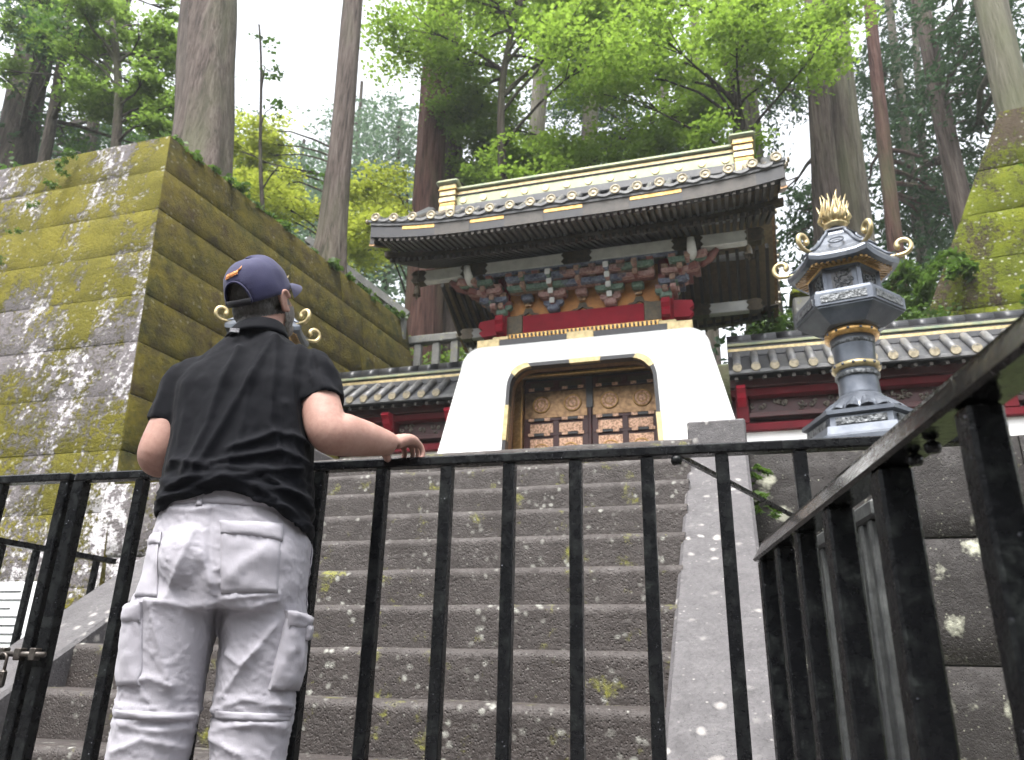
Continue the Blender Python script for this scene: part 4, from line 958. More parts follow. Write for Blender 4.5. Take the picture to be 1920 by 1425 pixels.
course_wall(rtw, (-6.2, 12.2), (6.5, 12.2), [2.2, 3.0, 3.8, 4.6, 5.4], .06, 'green_moss_stone', (1.0, 1.8), seed=55)
sb2 = thing('stone_balustrade', 'dark stone balustrade climbing along the top of the mossy wall', 'balustrade', (-6.5, 11, 6.6))
q = MB(); q.bar((-7.35, 10.9, 8.15), (-5.6, 11.75, 6.78), .16, .13); q.build('top_rail', 'grey_stone', sb2)
for t in np.linspace(.04, .96, 7):
    p = Vector((-7.35, 10.9, 8.08)).lerp(Vector((-5.6, 11.75, 6.71)), t); MB().bbox(p.x-.06, p.x+.06, p.y-.06, p.y+.06, p.z-.75, p.z, .01).build('baluster', 'grey_stone', sb2)
ms = thing('stone_post', 'squat moss-capped stone post behind the right lantern', 'post', (1.2, 11.2, 5.0))
MB().bbox(.97, 1.42, 11.0, 11.45, 4.6, 6.0, .03).build('shaft', 'grey_stone', ms); MB().bbox(.94, 1.45, 10.97, 11.48, 6.0, 6.14, .05).build('moss_cap', 'green_moss_stone', ms)
# ------------------------------------------------------------------ trees: cluster centres (x, y, z, radius) of the crowns
mapleA=[(-4.7,11.7,14.4,0.88),(-3.3,13.1,15.2,0.83),(-3.2,13.9,13.6,0.80),(-5.9,13.7,14.8,1.08),(-2.8,13.3,15.8,1.00),(-4.6,12.9,15.6,0.75),(-4.8,14.2,16.5,0.96),(-4.7,13.3,15.0,0.90),(-7.0,13.9,16.7,0.73),(-6.7,12.3,13.8,0.94),(-5.4,14.5,16.7,0.80),(-5.3,13.4,16.2,0.83),(-5.1,12.5,13.1,0.95),(-2.4,11.7,13.9,0.81),(-3.1,12.2,12.8,0.85),(-5.7,11.6,13.5,1.01),(-5.2,13.4,13.1,1.06),(-5.7,12.8,15.7,0.77),(-3.1,12.4,13.9,0.75),(-2.1,12.1,13.1,0.74),(-3.4,11.6,14.0,0.92),(-7.1,13.8,15.7,0.89),(-2.1,12.2,13.0,0.89),(-6.8,12.2,14.5,1.09),(-2.7,11.6,12.5,0.82),(-5.7,12.2,15.0,1.08),(-2.8,14.5,15.0,0.88),(-2.8,13.9,14.1,1.03),(-4.4,12.1,15.0,1.09),(-5.9,13.9,14.9,0.99),(-4.1,14.3,16.4,1.12),(-2.1,11.6,11.8,1.10),(-3.5,12.0,14.7,0.98),(-4.7,14.3,14.6,0.81)]
mapleB=[(-1.3,12.5,12.1,1.04),(1.4,13.1,12.7,0.69),(-2.2,13.0,13.0,1.03),(0.7,12.6,13.8,0.99),(0.4,14.0,16.0,1.01),(-1.9,12.6,12.9,0.99),(-0.8,13.0,14.2,1.07),(-1.9,13.4,15.5,1.03),(0.2,14.1,14.1,0.99),(-1.5,14.0,15.1,0.85),(1.8,14.1,14.9,0.75),(-1.6,12.5,12.8,0.89),(0.4,13.6,13.4,0.87),(-2.2,14.0,15.6,0.82),(0.8,14.2,14.7,0.86),(2.3,14.1,14.2,0.99),(0.6,11.9,11.9,0.99),(-0.5,11.9,11.4,0.71),(-1.6,12.0,11.2,1.04),(-0.5,12.6,12.3,0.93),(-2.1,14.3,15.1,0.75),(0.9,12.4,12.8,0.68),(-1.6,13.0,12.9,0.91),(1.3,14.0,13.0,0.80),(2.2,13.3,13.0,1.04),(1.1,12.2,12.6,0.81),(2.0,12.7,12.5,1.01),(-0.8,11.5,12.0,0.75),(0.8,14.4,14.6,0.93),(-1.7,14.4,16.7,1.08),(1.9,12.4,11.5,0.71),(-1.1,14.3,15.7,1.04),(1.5,12.2,13.1,0.80),(1.4,13.1,11.9,1.06)]
mapleC=[(-3.7,12.9,10.8,0.60),(-1.2,14.9,11.6,0.86),(-1.2,14.2,11.2,0.81),(-2.0,12.9,10.5,0.85),(-4.4,13.1,10.6,0.69),(-3.5,13.6,11.5,0.57),(-4.1,13.7,11.4,0.81),(-4.9,15.0,12.0,0.80),(-3.4,14.6,11.4,0.76),(-5.4,14.8,12.3,0.67),(-3.8,14.1,11.1,0.68),(-1.6,14.0,10.9,0.74),(0.3,12.7,10.1,0.80),(-2.5,14.0,11.3,0.65),(-4.6,14.5,12.9,0.87),(-3.5,14.4,11.2,0.84),(-3.8,14.0,11.9,0.57),(-3.9,14.5,11.7,0.80),(-6.0,14.8,12.0,0.66),(-1.0,14.1,11.3,0.85),(-3.4,13.1,10.8,0.74),(-3.5,12.8,10.1,0.82)]
mapleC2=[(-0.3,15.7,12.9,0.92),(-0.1,16.0,14.0,0.66),(-0.2,15.1,12.6,0.95),(-0.1,15.7,13.5,0.93),(-0.3,15.0,12.8,0.88),(-0.4,15.3,13.8,0.95)]
mapleC3=[(-5.3,15.0,13.5,0.58),(-5.8,14.9,12.0,0.74),(-4.7,14.5,12.1,0.79),(-5.6,13.7,12.9,0.68),(-5.0,14.0,12.3,0.76),(-4.5,13.6,11.3,0.57),(-5.7,14.4,13.4,0.59),(-4.7,13.8,11.1,0.63),(-5.1,14.0,13.4,0.75),(-5.3,14.1,13.3,0.67),(-5.2,13.7,12.3,0.53),(-5.8,14.3,13.2,0.81)]
leftY=[(-11.0,13.8,13.2,0.71),(-9.2,12.1,10.3,0.66),(-11.2,12.9,12.5,0.66),(-10.1,12.5,10.9,0.63),(-11.3,14.9,13.0,0.82),(-11.3,13.6,12.7,0.70),(-10.0,12.6,10.4,0.67),(-8.9,12.2,10.0,0.82),(-10.1,13.6,11.7,0.61),(-12.5,14.6,13.2,0.59),(-11.2,14.1,13.1,0.83),(-11.1,13.6,13.5,0.79)]
leftY2=[(-7.9,14.3,11.8,0.93),(-9.0,15.9,11.2,0.89),(-9.1,15.8,11.0,0.96),(-8.1,14.3,10.9,0.63),(-7.7,14.9,10.8,0.78),(-7.0,13.2,9.7,0.76),(-9.2,15.3,12.7,0.72),(-8.4,14.8,11.8,0.64),(-7.2,14.3,10.6,0.71),(-8.1,14.6,10.5,0.79),(-7.8,13.5,10.1,0.77),(-7.6,14.7,11.0,0.81)]
leftM=[(-11.9,10.9,12.3,0.57),(-11.6,9.3,12.6,0.53),(-12.3,9.7,13.6,0.53),(-11.1,9.3,11.1,0.68),(-11.6,10.6,13.7,0.50),(-14.9,10.7,16.2,0.45),(-10.1,9.1,11.0,0.52),(-13.1,10.3,13.4,0.53),(-11.6,8.5,12.8,0.72),(-11.6,9.9,11.4,0.71),(-12.7,10.2,13.5,0.45),(-11.8,9.9,11.4,0.58),(-10.8,10.3,12.8,0.56),(-12.0,9.0,12.1,0.46),(-12.4,9.6,13.9,0.65),(-9.8,9.3,10.0,0.63),(-11.4,10.8,13.6,0.48),(-11.5,10.3,12.9,0.69),(-12.3,10.8,12.8,0.53),(-13.7,10.7,15.8,0.62),(-10.3,9.0,12.2,0.58),(-10.2,9.6,12.3,0.56),(-11.7,10.7,14.7,0.45),(-10.5,9.7,10.9,0.65),(-12.2,9.9,11.6,0.63),(-9.5,9.4,10.5,0.59)]
leftD=[(-15.0,11.7,12.9,0.76),(-15.0,10.9,15.0,0.58),(-12.7,9.1,13.1,0.83),(-12.1,9.1,12.4,0.78),(-15.7,11.5,16.4,0.79),(-12.9,9.2,12.8,0.54),(-15.0,10.9,12.6,0.60),(-14.9,10.8,16.1,0.58),(-18.0,11.4,16.7,0.59),(-15.3,10.0,13.2,0.71),(-15.7,11.7,13.5,0.63),(-13.8,9.8,14.3,0.56),(-14.7,11.1,14.7,0.80),(-14.3,9.7,14.0,0.68),(-17.2,11.6,17.4,0.73),(-14.3,11.1,12.1,0.66),(-14.8,9.5,14.3,0.67),(-14.9,11.6,14.2,0.64),(-15.7,10.2,15.9,0.70),(-14.4,10.6,13.9,0.73),(-14.4,9.9,14.9,0.55),(-15.5,10.6,15.8,0.61),(-15.3,10.7,12.1,0.61),(-13.8,10.2,15.4,0.71)]
farL=[(-14.1,27.7,22.1,1.67),(-10.8,23.3,13.7,2.19),(-15.2,23.0,17.5,1.65),(-19.9,28.6,21.9,1.90),(-16.1,28.4,18.9,1.94),(-16.9,29.2,19.5,2.33),(-19.2,29.7,22.8,1.58),(-18.6,26.8,20.3,2.05),(-18.3,23.4,19.6,1.79),(-14.1,23.3,18.6,1.92),(-14.3,24.2,20.1,1.89),(-17.5,29.1,26.8,1.67),(-14.1,25.9,23.9,1.73),(-12.4,23.0,15.2,1.55),(-14.1,25.0,19.6,1.81),(-17.4,25.1,18.8,1.62),(-15.9,29.4,19.7,1.90),(-14.2,22.5,15.1,2.10),(-20.4,29.8,23.0,2.33),(-21.7,25.3,23.9,2.22),(-15.8,29.4,21.3,2.24),(-12.2,24.1,16.8,2.16),(-18.1,25.1,21.9,1.55),(-14.7,24.1,19.0,1.59),(-18.4,28.9,26.3,1.75),(-12.9,25.1,22.1,2.20),(-18.6,29.0,22.7,1.65),(-12.6,24.3,18.0,1.81),(-12.4,24.4,16.5,2.10),(-19.4,27.0,22.7,1.84)]
cenD=[(-5.5,23.6,21.3,1.79),(-4.2,23.0,20.3,1.52),(-4.9,25.4,21.3,1.66),(-2.5,21.5,17.8,1.76),(-5.5,23.0,23.2,1.23),(-5.0,25.7,24.1,1.18),(-3.5,21.0,19.3,1.36),(-3.6,22.6,20.7,1.54),(-4.1,23.9,23.7,1.40),(-3.8,23.8,22.6,1.68),(-3.5,25.6,22.7,1.28),(-2.8,20.2,19.9,1.23),(-4.0,24.8,23.8,1.23),(-3.3,24.2,19.9,1.75),(-2.1,20.2,16.8,1.47),(-5.3,24.4,22.7,1.62)]
rD=[(1.9,18.1,12.5,1.08),(2.6,19.3,12.7,0.96),(2.3,19.3,11.4,0.78),(2.5,19.7,11.9,0.91),(2.4,18.1,11.3,0.99),(2.2,19.1,12.3,1.13),(2.3,19.0,12.1,1.05),(2.4,18.6,12.2,1.14)]
rD2=[(5.4,20.9,16.4,1.43),(5.5,21.6,18.9,1.37),(5.5,22.1,17.2,1.00),(5.5,23.6,18.5,1.34),(4.8,20.0,17.3,1.21),(6.1,22.9,21.3,0.99),(5.8,22.9,17.5,1.34),(5.4,22.2,19.6,1.05),(6.7,24.5,19.7,1.16),(5.8,20.3,19.2,1.16),(7.4,25.9,22.2,1.17),(5.5,22.7,18.4,1.18),(7.3,23.6,20.8,1.11),(6.1,21.2,16.5,1.31),(4.8,20.1,17.7,0.99),(5.4,19.9,15.2,1.33),(6.4,20.9,17.1,1.33),(6.4,25.2,18.7,1.11),(6.6,25.1,24.3,1.03),(6.3,24.1,21.1,1.01)]
rD3=[(5.9,16.0,15.5,1.09),(6.9,18.6,15.0,0.76),(5.6,16.4,13.3,1.19),(7.1,18.8,14.8,0.95),(6.4,17.9,15.4,1.12),(6.4,17.7,13.4,1.10),(5.8,15.5,13.8,1.02),(6.0,17.2,15.2,0.84),(6.0,16.4,15.9,1.12),(5.5,15.5,14.2,1.02),(7.3,18.3,16.8,0.75),(6.4,18.1,17.5,0.79),(6.0,17.8,13.0,1.00),(6.2,17.3,14.3,1.19),(6.8,19.0,17.7,1.06),(5.7,15.1,12.8,0.85),(7.0,17.4,15.6,0.97),(6.7,17.0,15.5,1.01),(6.0,15.5,14.8,1.05),(6.0,17.3,12.8,0.94)]
rD4=[(7.7,24.9,14.6,1.37),(6.9,23.1,14.8,1.52),(6.1,21.5,13.9,1.20),(7.6,23.8,14.5,1.37),(4.3,21.1,14.1,1.54),(6.4,22.1,14.7,1.50),(5.5,21.2,13.0,1.22),(7.0,23.1,15.9,1.47),(7.4,22.7,14.3,1.56),(6.5,22.2,12.9,1.05),(7.4,23.3,16.4,1.15),(6.6,22.1,13.7,1.26),(5.1,19.7,11.4,0.99),(5.5,24.9,17.0,1.05),(5.3,20.8,12.3,1.15),(5.5,20.3,13.0,1.30),(4.9,23.1,13.7,1.42),(5.0,21.3,13.6,1.37),(7.0,21.7,13.9,1.39),(5.0,19.1,12.9,1.45),(6.4,23.3,14.0,1.15),(6.0,24.4,17.1,1.32)]
rD5=[(2.6,19.7,16.5,1.29),(2.2,21.1,18.2,1.16),(2.3,21.1,18.7,1.26),(2.5,21.4,18.4,0.92),(1.8,19.9,16.5,1.20)]
nr_ = np.random.default_rng(5)
def leaf_mesh(name, mat, clusters, n_per, size, flat=.45, style='maple', clump=9):
    """many small leaf faces spread through clumps inside each cluster"""
    V = []
    for (cx, cy, cz, r) in clusters:
        n = max(20, int(n_per*(r**2)))
        k = max(4, int(clump*r*r)+4)
        d = nr_.normal(size=(k, 3)); d /= np.linalg.norm(d, axis=1)[:, None]
        sub = d*(nr_.random((k, 1))**.45)*r*np.array([1, 1, flat])
        idx = nr_.integers(0, k, n)
        if style == 'maple':
            p = sub[idx]+nr_.normal(size=(n, 3))*np.array([.24, .24, .07])*r
            p[:, 2] -= .12*((p[:, 0]-sub[idx, 0])**2+(p[:, 1]-sub[idx, 1])**2)/r
            l = size*nr_.uniform(.35, 1.5, n); th = nr_.uniform(0, 2*np.pi, n)
            dr = np.stack([np.cos(th), np.sin(th), nr_.normal(-.25, .3, n)], 1)
            nm = np.stack([nr_.normal(0, .45, n), nr_.normal(0, .45, n), np.ones(n)], 1); wf = .42
        elif style == 'cedar':
            th0 = nr_.uniform(0, 2*np.pi, k)[idx]; s = nr_.random(n)
            out = np.stack([np.cos(th0), np.sin(th0), np.full(n, -.35)], 1)
            p = sub[idx]+out*(s[:, None]*.75*r)+nr_.normal(size=(n, 3))*np.array([.09, .09, .06])*r
            p[:, 2] -= .25*r*s**2
            l = size*nr_.uniform(.6, 1.3, n); th = th0+nr_.normal(0, .8, n)
            dr = np.stack([np.cos(th), np.sin(th), nr_.normal(-.5, .4, n)], 1)
            nm = np.stack([nr_.normal(0, .6, n), nr_.normal(0, .6, n), np.ones(n)], 1); wf = .2
        else:                                   # round-leaved bush
            p = sub[idx]+nr_.normal(size=(n, 3))*np.array([.22, .22, .16])*r
            l = size*nr_.uniform(.6, 1.3, n); th = nr_.uniform(0, 2*np.pi, n)
            dr = np.stack([np.cos(th), np.sin(th), nr_.normal(0, .5, n)], 1); nm = nr_.normal(size=(n, 3))+np.array([0, 0, .8]); wf = .32
        p = p+np.array([cx, cy, cz]); dr /= np.linalg.norm(dr, axis=1)[:, None]
        sd__ = np.cross(dr, nm); sd__ /= np.linalg.norm(sd__, axis=1)[:, None]+1e-9
        a = dr*l[:, None]*.5; b = sd__*l[:, None]*wf
        up_ = np.cross(sd__, dr)*l[:, None]*.12
        V.append(np.stack([p-a-up_, p+b*.9-a*.1, p+a-up_, p-b*.9-a*.1], 1).reshape(-1, 3))
    V = np.concatenate(V).astype(np.float32); nq = len(V)//4
    me = bpy.data.meshes.new(name); me.vertices.add(len(V)); me.vertices.foreach_set('co', V.ravel())
    me.loops.add(nq*4); me.loops.foreach_set('vertex_index', np.arange(nq*4, dtype=np.int32))
    me.polygons.add(nq); me.polygons.foreach_set('loop_start', np.arange(0, nq*4, 4, dtype=np.int32))
    me.materials.append(MAT[mat]); me.update(); me.validate(); return me

def trunk_pts(x, y, z, lean, h, r, bend=.0, seed=0):
    rr = random.Random(seed); n = 16; pts = []; rad = []
    a, b = rr.uniform(0, 6), rr.uniform(0, 6)
    for i in range(n+1):
        t = i/n; pts.append(Vector((x+lean*h*t+bend*math.sin(t*7+a)*h*.02, y+bend*math.sin(t*6+b)*h*.02, z-.4+(h+.4)*t)))
        rad.append(r*(1-.62*t)*(1+.55*math.exp(-t*h/.9)))
    return pts, rad
def trunk_mesh(pts, rad, n=20, flute=.10, seed=0):
    m_ = MB(); vs = []; fs = []
    for i, (p, r_) in enumerate(zip(pts, rad)):
        for k in range(n):
            a = 2*PI*k/n; q = 1+flute*mnoise.noise(Vector((math.cos(a)*1.6+seed, math.sin(a)*1.6, p.z*.22)))*1.6+flute*1.0*mnoise.noise(Vector((math.cos(a)*5, math.sin(a)*5+seed, p.z*.5)))
            vs.append((p.x+r_*q*math.cos(a), p.y+r_*q*math.sin(a), p.z))
    for i in range(len(pts)-1):
        for k in range(n): fs.append((i*n+k, i*n+(k+1) % n, (i+1)*n+(k+1) % n, (i+1)*n+k))
    return m_.add(vs, fs, 0, True)
def densify(pts, rad, k=3):
    P_, R_ = [], []
    for i in range(len(pts)-1):
        for j in range(k): t = j/k; P_.append(pts[i].lerp(pts[i+1], t)); R_.append(rad[i]*(1-t)+rad[i+1]*t)
    return P_+[pts[-1]], R_+[rad[-1]]
TREES = 0
def tree(name, label, x, y, z, lean, r, h, bark, clusters, leaf, n_per, size, flat=.45, style='maple', group=None, bend=.3, limbs=True, cat='tree', flute=.10, clump=9):
    global TREES; TREES += 1
    t = thing(name, label, cat, (x, y, z), group)
    pts, rad = trunk_pts(x, y, z, lean, h, r, bend, TREES)
    P_, R_ = densify(pts, rad)
    trunk_mesh(P_, R_, 30 if r > .12 else 10, flute, TREES).build('trunk', bark, t)
    if clusters:
        if limbs:
            lm = MB(); rr = random.Random(TREES)
            for (cx, cy, cz, cr) in clusters:
                zz = min(max(cz-.35*math.hypot(cx-x, cy-y)-.2, z+.5), z+h*.97); k = (zz-z+.4)/(h+.4)*16; i = min(int(max(k, 0)), 15); s = pts[i].lerp(pts[i+1], min(max(k-i, 0), 1))
                e = Vector((cx, cy, cz)); md = s.lerp(e, .5)+Vector((rr.uniform(-.2, .2), rr.uniform(-.2, .2), rr.uniform(.0, .3)))
                r0 = min(r*.35, .02+.016*(e-s).length)
                lm.tube([s, s.lerp(md, .5)+Vector((0, 0, .05)), md, md.lerp(e, .5), e], [r0, r0*.8, r0*.6, r0*.42, r0*.2], 6, cap=False)
                for q in range(3):
                    f_ = e+Vector((rr.uniform(-.8, .8), rr.uniform(-.8, .8), rr.uniform(-.1, .25)))*cr
                    lm.tube([md.lerp(e, .5), e.lerp(f_, .4), f_], [r0*.35, r0*.25, r0*.1], 4, cap=False)
            tag(lm.build('limbs', bark, t), kind='stuff')
        o = bpy.data.objects.new('crown', leaf_mesh('crown', leaf, [(a-x, b-y, c-z, d) for a, b, c, d in clusters], n_per, size, flat, style, clump)); COL.objects.link(o); o.parent = t
    return t
def high_crown(x, y, z, lean, h, n=9, r0=1.6, lo=.55, seed=0):
    rr = random.Random(seed+77); o = []
    for k in range(n):
        t = lo+(1-lo)*k/(n-1); a = rr.uniform(0, 6.3); d = rr.uniform(.5, 1.2)*r0*(1.25-t)
        o.append((x+lean*h*t+d*math.cos(a), y+d*math.sin(a), z+h*t, r0*rr.uniform(.7, 1.1)*(1.35-t)))
    return o
GC = 'tall cedars on the hillside'
def cedar(label, x, y, z0, zb, lean, r, h, bark, n=8, r0=1.7, lo=.6, extra=(), flute=.10, n_per=210, size=.2):
    xb = x-lean*(zb-z0)
    cl = list(extra)+high_crown(xb, y, z0, lean, h, n, r0, lo, int(x*10+y))
    return tree('cedar_tree', label, xb, y, z0, lean, r, h, bark, cl, 'cedar_leaf', n_per, size, .5, 'cedar', GC, .12, True, 'tree', flute)
cedar('thickest grey cedar trunk rising from behind the corner of the mossy wall', -7.30, 8.0, 6.5, 7.46, -.159, .44, 21, 'cedar_bark', lo=.72, flute=.16)
cedar('slim straight brown cedar trunk alone against the white sky', -6.21, 10.0, 6.6, 6.9, -.048, .225, 22, 'cedar_bark', lo=.72)
cedar('reddish cedar trunk behind the left end of the gate roof', -6.38, 14.0, 5.6, 7.56, .001, .41, 24, 'red_bark', lo=.65, flute=.18)
cedar('greyer cedar trunk close behind the reddish one', -6.0, 14.8, 5.6, 7.79, -.026, .28, 23, 'cedar_bark', lo=.65)
cedar('pale cedar trunk seen through maple leaves above the gate ridge', -5.50, 20.0, 7, 16.42, .035, .36, 27, 'pale_bark', lo=.7)
cedar('dark cedar trunk above the middle of the gate ridge', -3.41, 18.0, 6.6, 14.74, .045, .30, 25, 'dark_bark', lo=.7, extra=cenD[:8])
cedar('thin pale cedar trunk right of the dark one above the ridge', -1.51, 24.0, 7.4, 19.41, -.002, .28, 30, 'pale_bark', lo=.7, extra=cenD[8:])
cedar('thin brown cedar trunk far behind the right half of the ridge', -.31, 26.0, 7.6, 22.25, .026, .27, 31, 'cedar_bark', lo=.72)
cedar('pale greenish cedar trunk just left of the right ridge ornament', .88, 16.0, 6.2, 12.71, .015, .39, 25, 'pale_bark', lo=.7, extra=rD5)
cedar('leftmost trunk of the close cluster above the bronze lantern', 2.20, 15.0, 6.2, 9.23, .056, .27, 24, 'cedar_bark', lo=.72, extra=rD[:3], flute=.2)
cedar('middle trunk of the close cluster above the bronze lantern', 2.74, 15.6, 6.2, 9.5, .042, .265, 24, 'cedar_bark', lo=.72, extra=rD[3:6], flute=.2)
cedar('thinnest rightmost trunk of the cluster above the bronze lantern', 3.20, 16.5, 6.4, 9.96, .038, .14, 23, 'pale_bark', lo=.72, extra=rD[6:])
cedar('straight reddish trunk right of the cluster above the lantern', 3.74, 17.0, 6.6, 10.04, .07, .18, 25, 'red_bark', lo=.68, extra=rD4[:7])
cedar('slender pale leaning trunk of the far pair on the right', 5.27, 21.0, 7, 13.0, .064, .165, 27, 'pale_bark', lo=.6, extra=rD2[:10]+rD4[7:12])
cedar('slenderest pale upright trunk of the far pair on the right', 5.77, 22.0, 7, 13.54, .113, .14, 27, 'pale_bark', lo=.6, extra=rD2[10:]+rD4[12:17])
cedar('brown trunk leaning left above the bright mossy slope', 5.24, 17.0, 6.6, 10.22, .018, .25, 25, 'cedar_bark', lo=.68, extra=rD3[:10]+rD4[17:])
cedar('big pale trunk cut off by the top right corner of the picture', 4.73+.25, 12.6, 6.4, 7.79, .026, .30, 22, 'pale_bark', lo=.7, extra=rD3[10:])
cedar('broad dark trunk deep in the foliage at the left edge', -15.36, 11.0, 7.0, 11.52, -.15, .5, 22, 'dark_bark', lo=.45, extra=leftD[::2]+leftD[1::4])
tree('maple_tree', 'slender dark-stemmed tree on the mossy wall at far left', -9.6, 9.2, 6.6, -.30, .11, 9.5, 'dark_bark', leftM+leftD[1::4], 'maple_leaf_mid', 2600, .08, .4, 'maple', 'maples around the gate', .5)
tree('broadleaf_tree', 'dark leafy tree filling the upper left corner', -13.2, 10.2, 7, -.1, .16, 9, 'dark_bark', leftD[3::4]+[(-11.9, 9.0, 8.0, .8), (-12.6, 8.8, 8.6, .8), (-10.6, 8.8, 7.7, .7), (-9.4, 8.6, 7.5, .6), (-10.0, 9.4, 8.4, .7), (-8.6, 8.9, 7.7, .55)]+[(-14.5+i*.55, 12.5+.3*(i % 3), 9.5+1.7*(i % 4), 1.3) for i in range(6)], 'green_leaf', 1000, .1, .7, 'bush')
tree('sapling', 'thin bare-stemmed sapling between the two left cedar trunks', -8.0, 11.0, 6.9, -.20, .055, 7.0, 'dark_bark', [(-8.6, 11, 11.6, .35), (-8.9, 11.1, 12.6, .35), (-9.1, 10.9, 13.4, .3), (-7.6, 11.2, 9.9, .3)], 'green_leaf', 420, .10, .6, 'maple', None, .6)
tree('maple_tree', 'bright maple with a dark crooked stem above the left half of the ridge', -4.40, 12.6, 5.6, .059, .13, 9.5, 'dark_bark', mapleA[::3]+mapleA[1::3], 'maple_leaf', 1500, .085, .2, 'maple', 'maples around the gate', .8)
tree('maple_tree', 'bright maple spreading over the right half of the gate roof', .9, 13.4, 5.6, -.05, .12, 10.5, 'dark_bark', mapleB[::3]+mapleB[1::3], 'maple_leaf', 1500, .085, .2, 'maple', 'maples around the gate', .8)
tree('maple_tree', 'low bright maple directly behind the gate ridge', -2.6, 14.2, 5.6, .05, .10, 6, 'dark_bark', mapleC+mapleC2, 'maple_leaf', 2000, .085, .3, 'maple', 'maples around the gate', .7)
tree('maple_tree', 'mid green maple behind the left ridge ornament', -5.3, 14.3, 5.6, .05, .08, 6.5, 'dark_bark', mapleC3, 'maple_leaf_mid', 2000, .085, .5, 'maple', 'maples around the gate', .7)
tree('maple_tree', 'yellow green maple between the two left cedar trunks', -8.3, 13.6, 6.6, -.03, .09, 6.5, 'dark_bark', leftY, 'yellow_leaf', 1900, .085, .45, 'maple', 'maples around the gate', .6)
tree('maple_tree', 'yellow green maple between the slim trunk and the gate roof', -7.2, 15.0, 6.0, -.02, .09, 5.8, 'dark_bark', leftY2, 'yellow_leaf', 1700, .095, .45, 'maple', 'maples around the gate', .6)
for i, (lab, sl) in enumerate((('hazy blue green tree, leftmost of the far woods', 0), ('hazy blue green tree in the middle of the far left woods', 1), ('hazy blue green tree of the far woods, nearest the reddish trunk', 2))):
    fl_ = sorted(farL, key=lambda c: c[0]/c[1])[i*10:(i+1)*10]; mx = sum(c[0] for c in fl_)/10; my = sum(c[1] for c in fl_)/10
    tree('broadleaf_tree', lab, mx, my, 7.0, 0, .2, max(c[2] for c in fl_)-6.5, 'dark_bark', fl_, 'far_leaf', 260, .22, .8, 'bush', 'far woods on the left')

tree('broadleaf_tree', 'blackish green tree far back behind the upper left foliage', -17.5, 14.5, 7, 0, .25, 16, 'dark_bark', [((14.0+1.2*(i//8))*(-1.62+.072*(i % 8)), 14.0+1.2*(i//8), 11.0+2.2*(i//8)+.8*(i % 3), 1.4) for i in range(32)], 'cedar_leaf', 330, .17, .8, 'bush')
# ------------------------------------------------------------------ shrubs, ground cover and small plants
def leafy(name, label, clusters, mat, n_per, size, flat=.6, style='bush', cat='shrub', kind=None, group=None):
    c0 = clusters[0]; o = bpy.data.objects.new(name, leaf_mesh(name, mat, [(a-c0[0], b-c0[1], c-c0[2], d) for a, b, c, d in clusters], n_per, size, flat, style)); COL.objects.link(o); o.location = c0[:3]
    return tag(o, label, cat, group, kind)
leafy('shrub', 'rounded bright green shrub between the gate roof and the right lantern', [(.75, 11.6, 5.75, .5), (1.0, 11.7, 5.95, .35), (.45, 11.7, 5.6, .4)], 'grass_leaf', 2600, .09)
leafy('shrub', 'mid green shrub at the foot of the grassy bank behind the right roofed wall', [(2.3, 11.8, 5.7, .55), (2.8, 11.7, 5.6, .5), (1.8, 11.9, 5.6, .5)], 'grass_leaf', 2600, .08)
leafy('grass', 'long pale grass on the bank right of the lantern', [(2.2, 12.6, 6.3, .6), (2.7, 12.7, 6.6, .6), (3.1, 12.5, 6.7, .7), (3.4, 12.4, 7.0, .6), (2.5, 12.9, 6.7, .6), (3.5, 12.2, 6.4, .6)], 'grass_leaf', 2200, .13, .6, 'cedar', 'grass', 'stuff')
leafy('fern', 'pale drooping fern on the bright mossy wall', [(3.28, 11.15, 6.35, .42)], 'grass_leaf', 2200, .14, .5, 'cedar', 'fern')
leafy('ivy', 'ivy trailing down the bright mossy wall at the right edge', [(4.9, 10.9, 7.9, .4), (5.0, 10.7, 7.3, .4), (5.1, 10.6, 6.7, .4), (4.7, 10.8, 6.9, .25)], 'green_leaf', 1300, .11, 1, 'bush', 'ivy')
leafy('ivy', 'thin ivy strand hanging down the front of the left mossy wall', [(-7.55, 6.0, 6.55, .12), (-7.6, 5.98, 6.3, .11), (-7.62, 5.93, 6.05, .09), (-7.75, 5.88, 5.75, .08), (-7.85, 5.82, 5.4, .07), (-7.9, 5.76, 5.0, .06)], 'grass_leaf', 14000, .036, 1.2, 'bush', 'ivy')
leafy('fern', 'small green fern growing beside the right stair slab', [(.10, 5.30, 1.98, .10), (.12, 5.28, 1.86, .10), (.11, 5.26, 1.74, .09)], 'grass_leaf', 9000, .07, 1.2, 'cedar', 'fern')
leafy('grass', 'tufts of grass and weeds along the top of the left mossy wall', [(-12.5+i*.42, 6.5, 6.72, .16+.08*U(0, 1)) for i in range(15)]+[(-6.35+.55*t, 6.4+5.2*t, 6.72, .12+.10*U(0, 1)) for t in np.linspace(0, 1, 20)], 'grass_leaf', 5200, .08, .45, 'bush', 'grass', 'stuff')
leafy('shrub', 'dark undergrowth between the trunks behind the right bank', [(1.9, 15.2, 7.6, 1.1), (3.0, 16.2, 8.0, 1.2), (4.2, 17.2, 8.4, 1.3), (5.6, 18.5, 9.0, 1.4), (7.2, 19, 9.6, 1.6), (.6, 15.0, 7.2, 1.1), (2.6, 19, 10.2, 1.6), (4.6, 20, 10.6, 1.6), (6.2, 21, 10.5, 1.7)], 'cedar_leaf', 190, .2, .8)
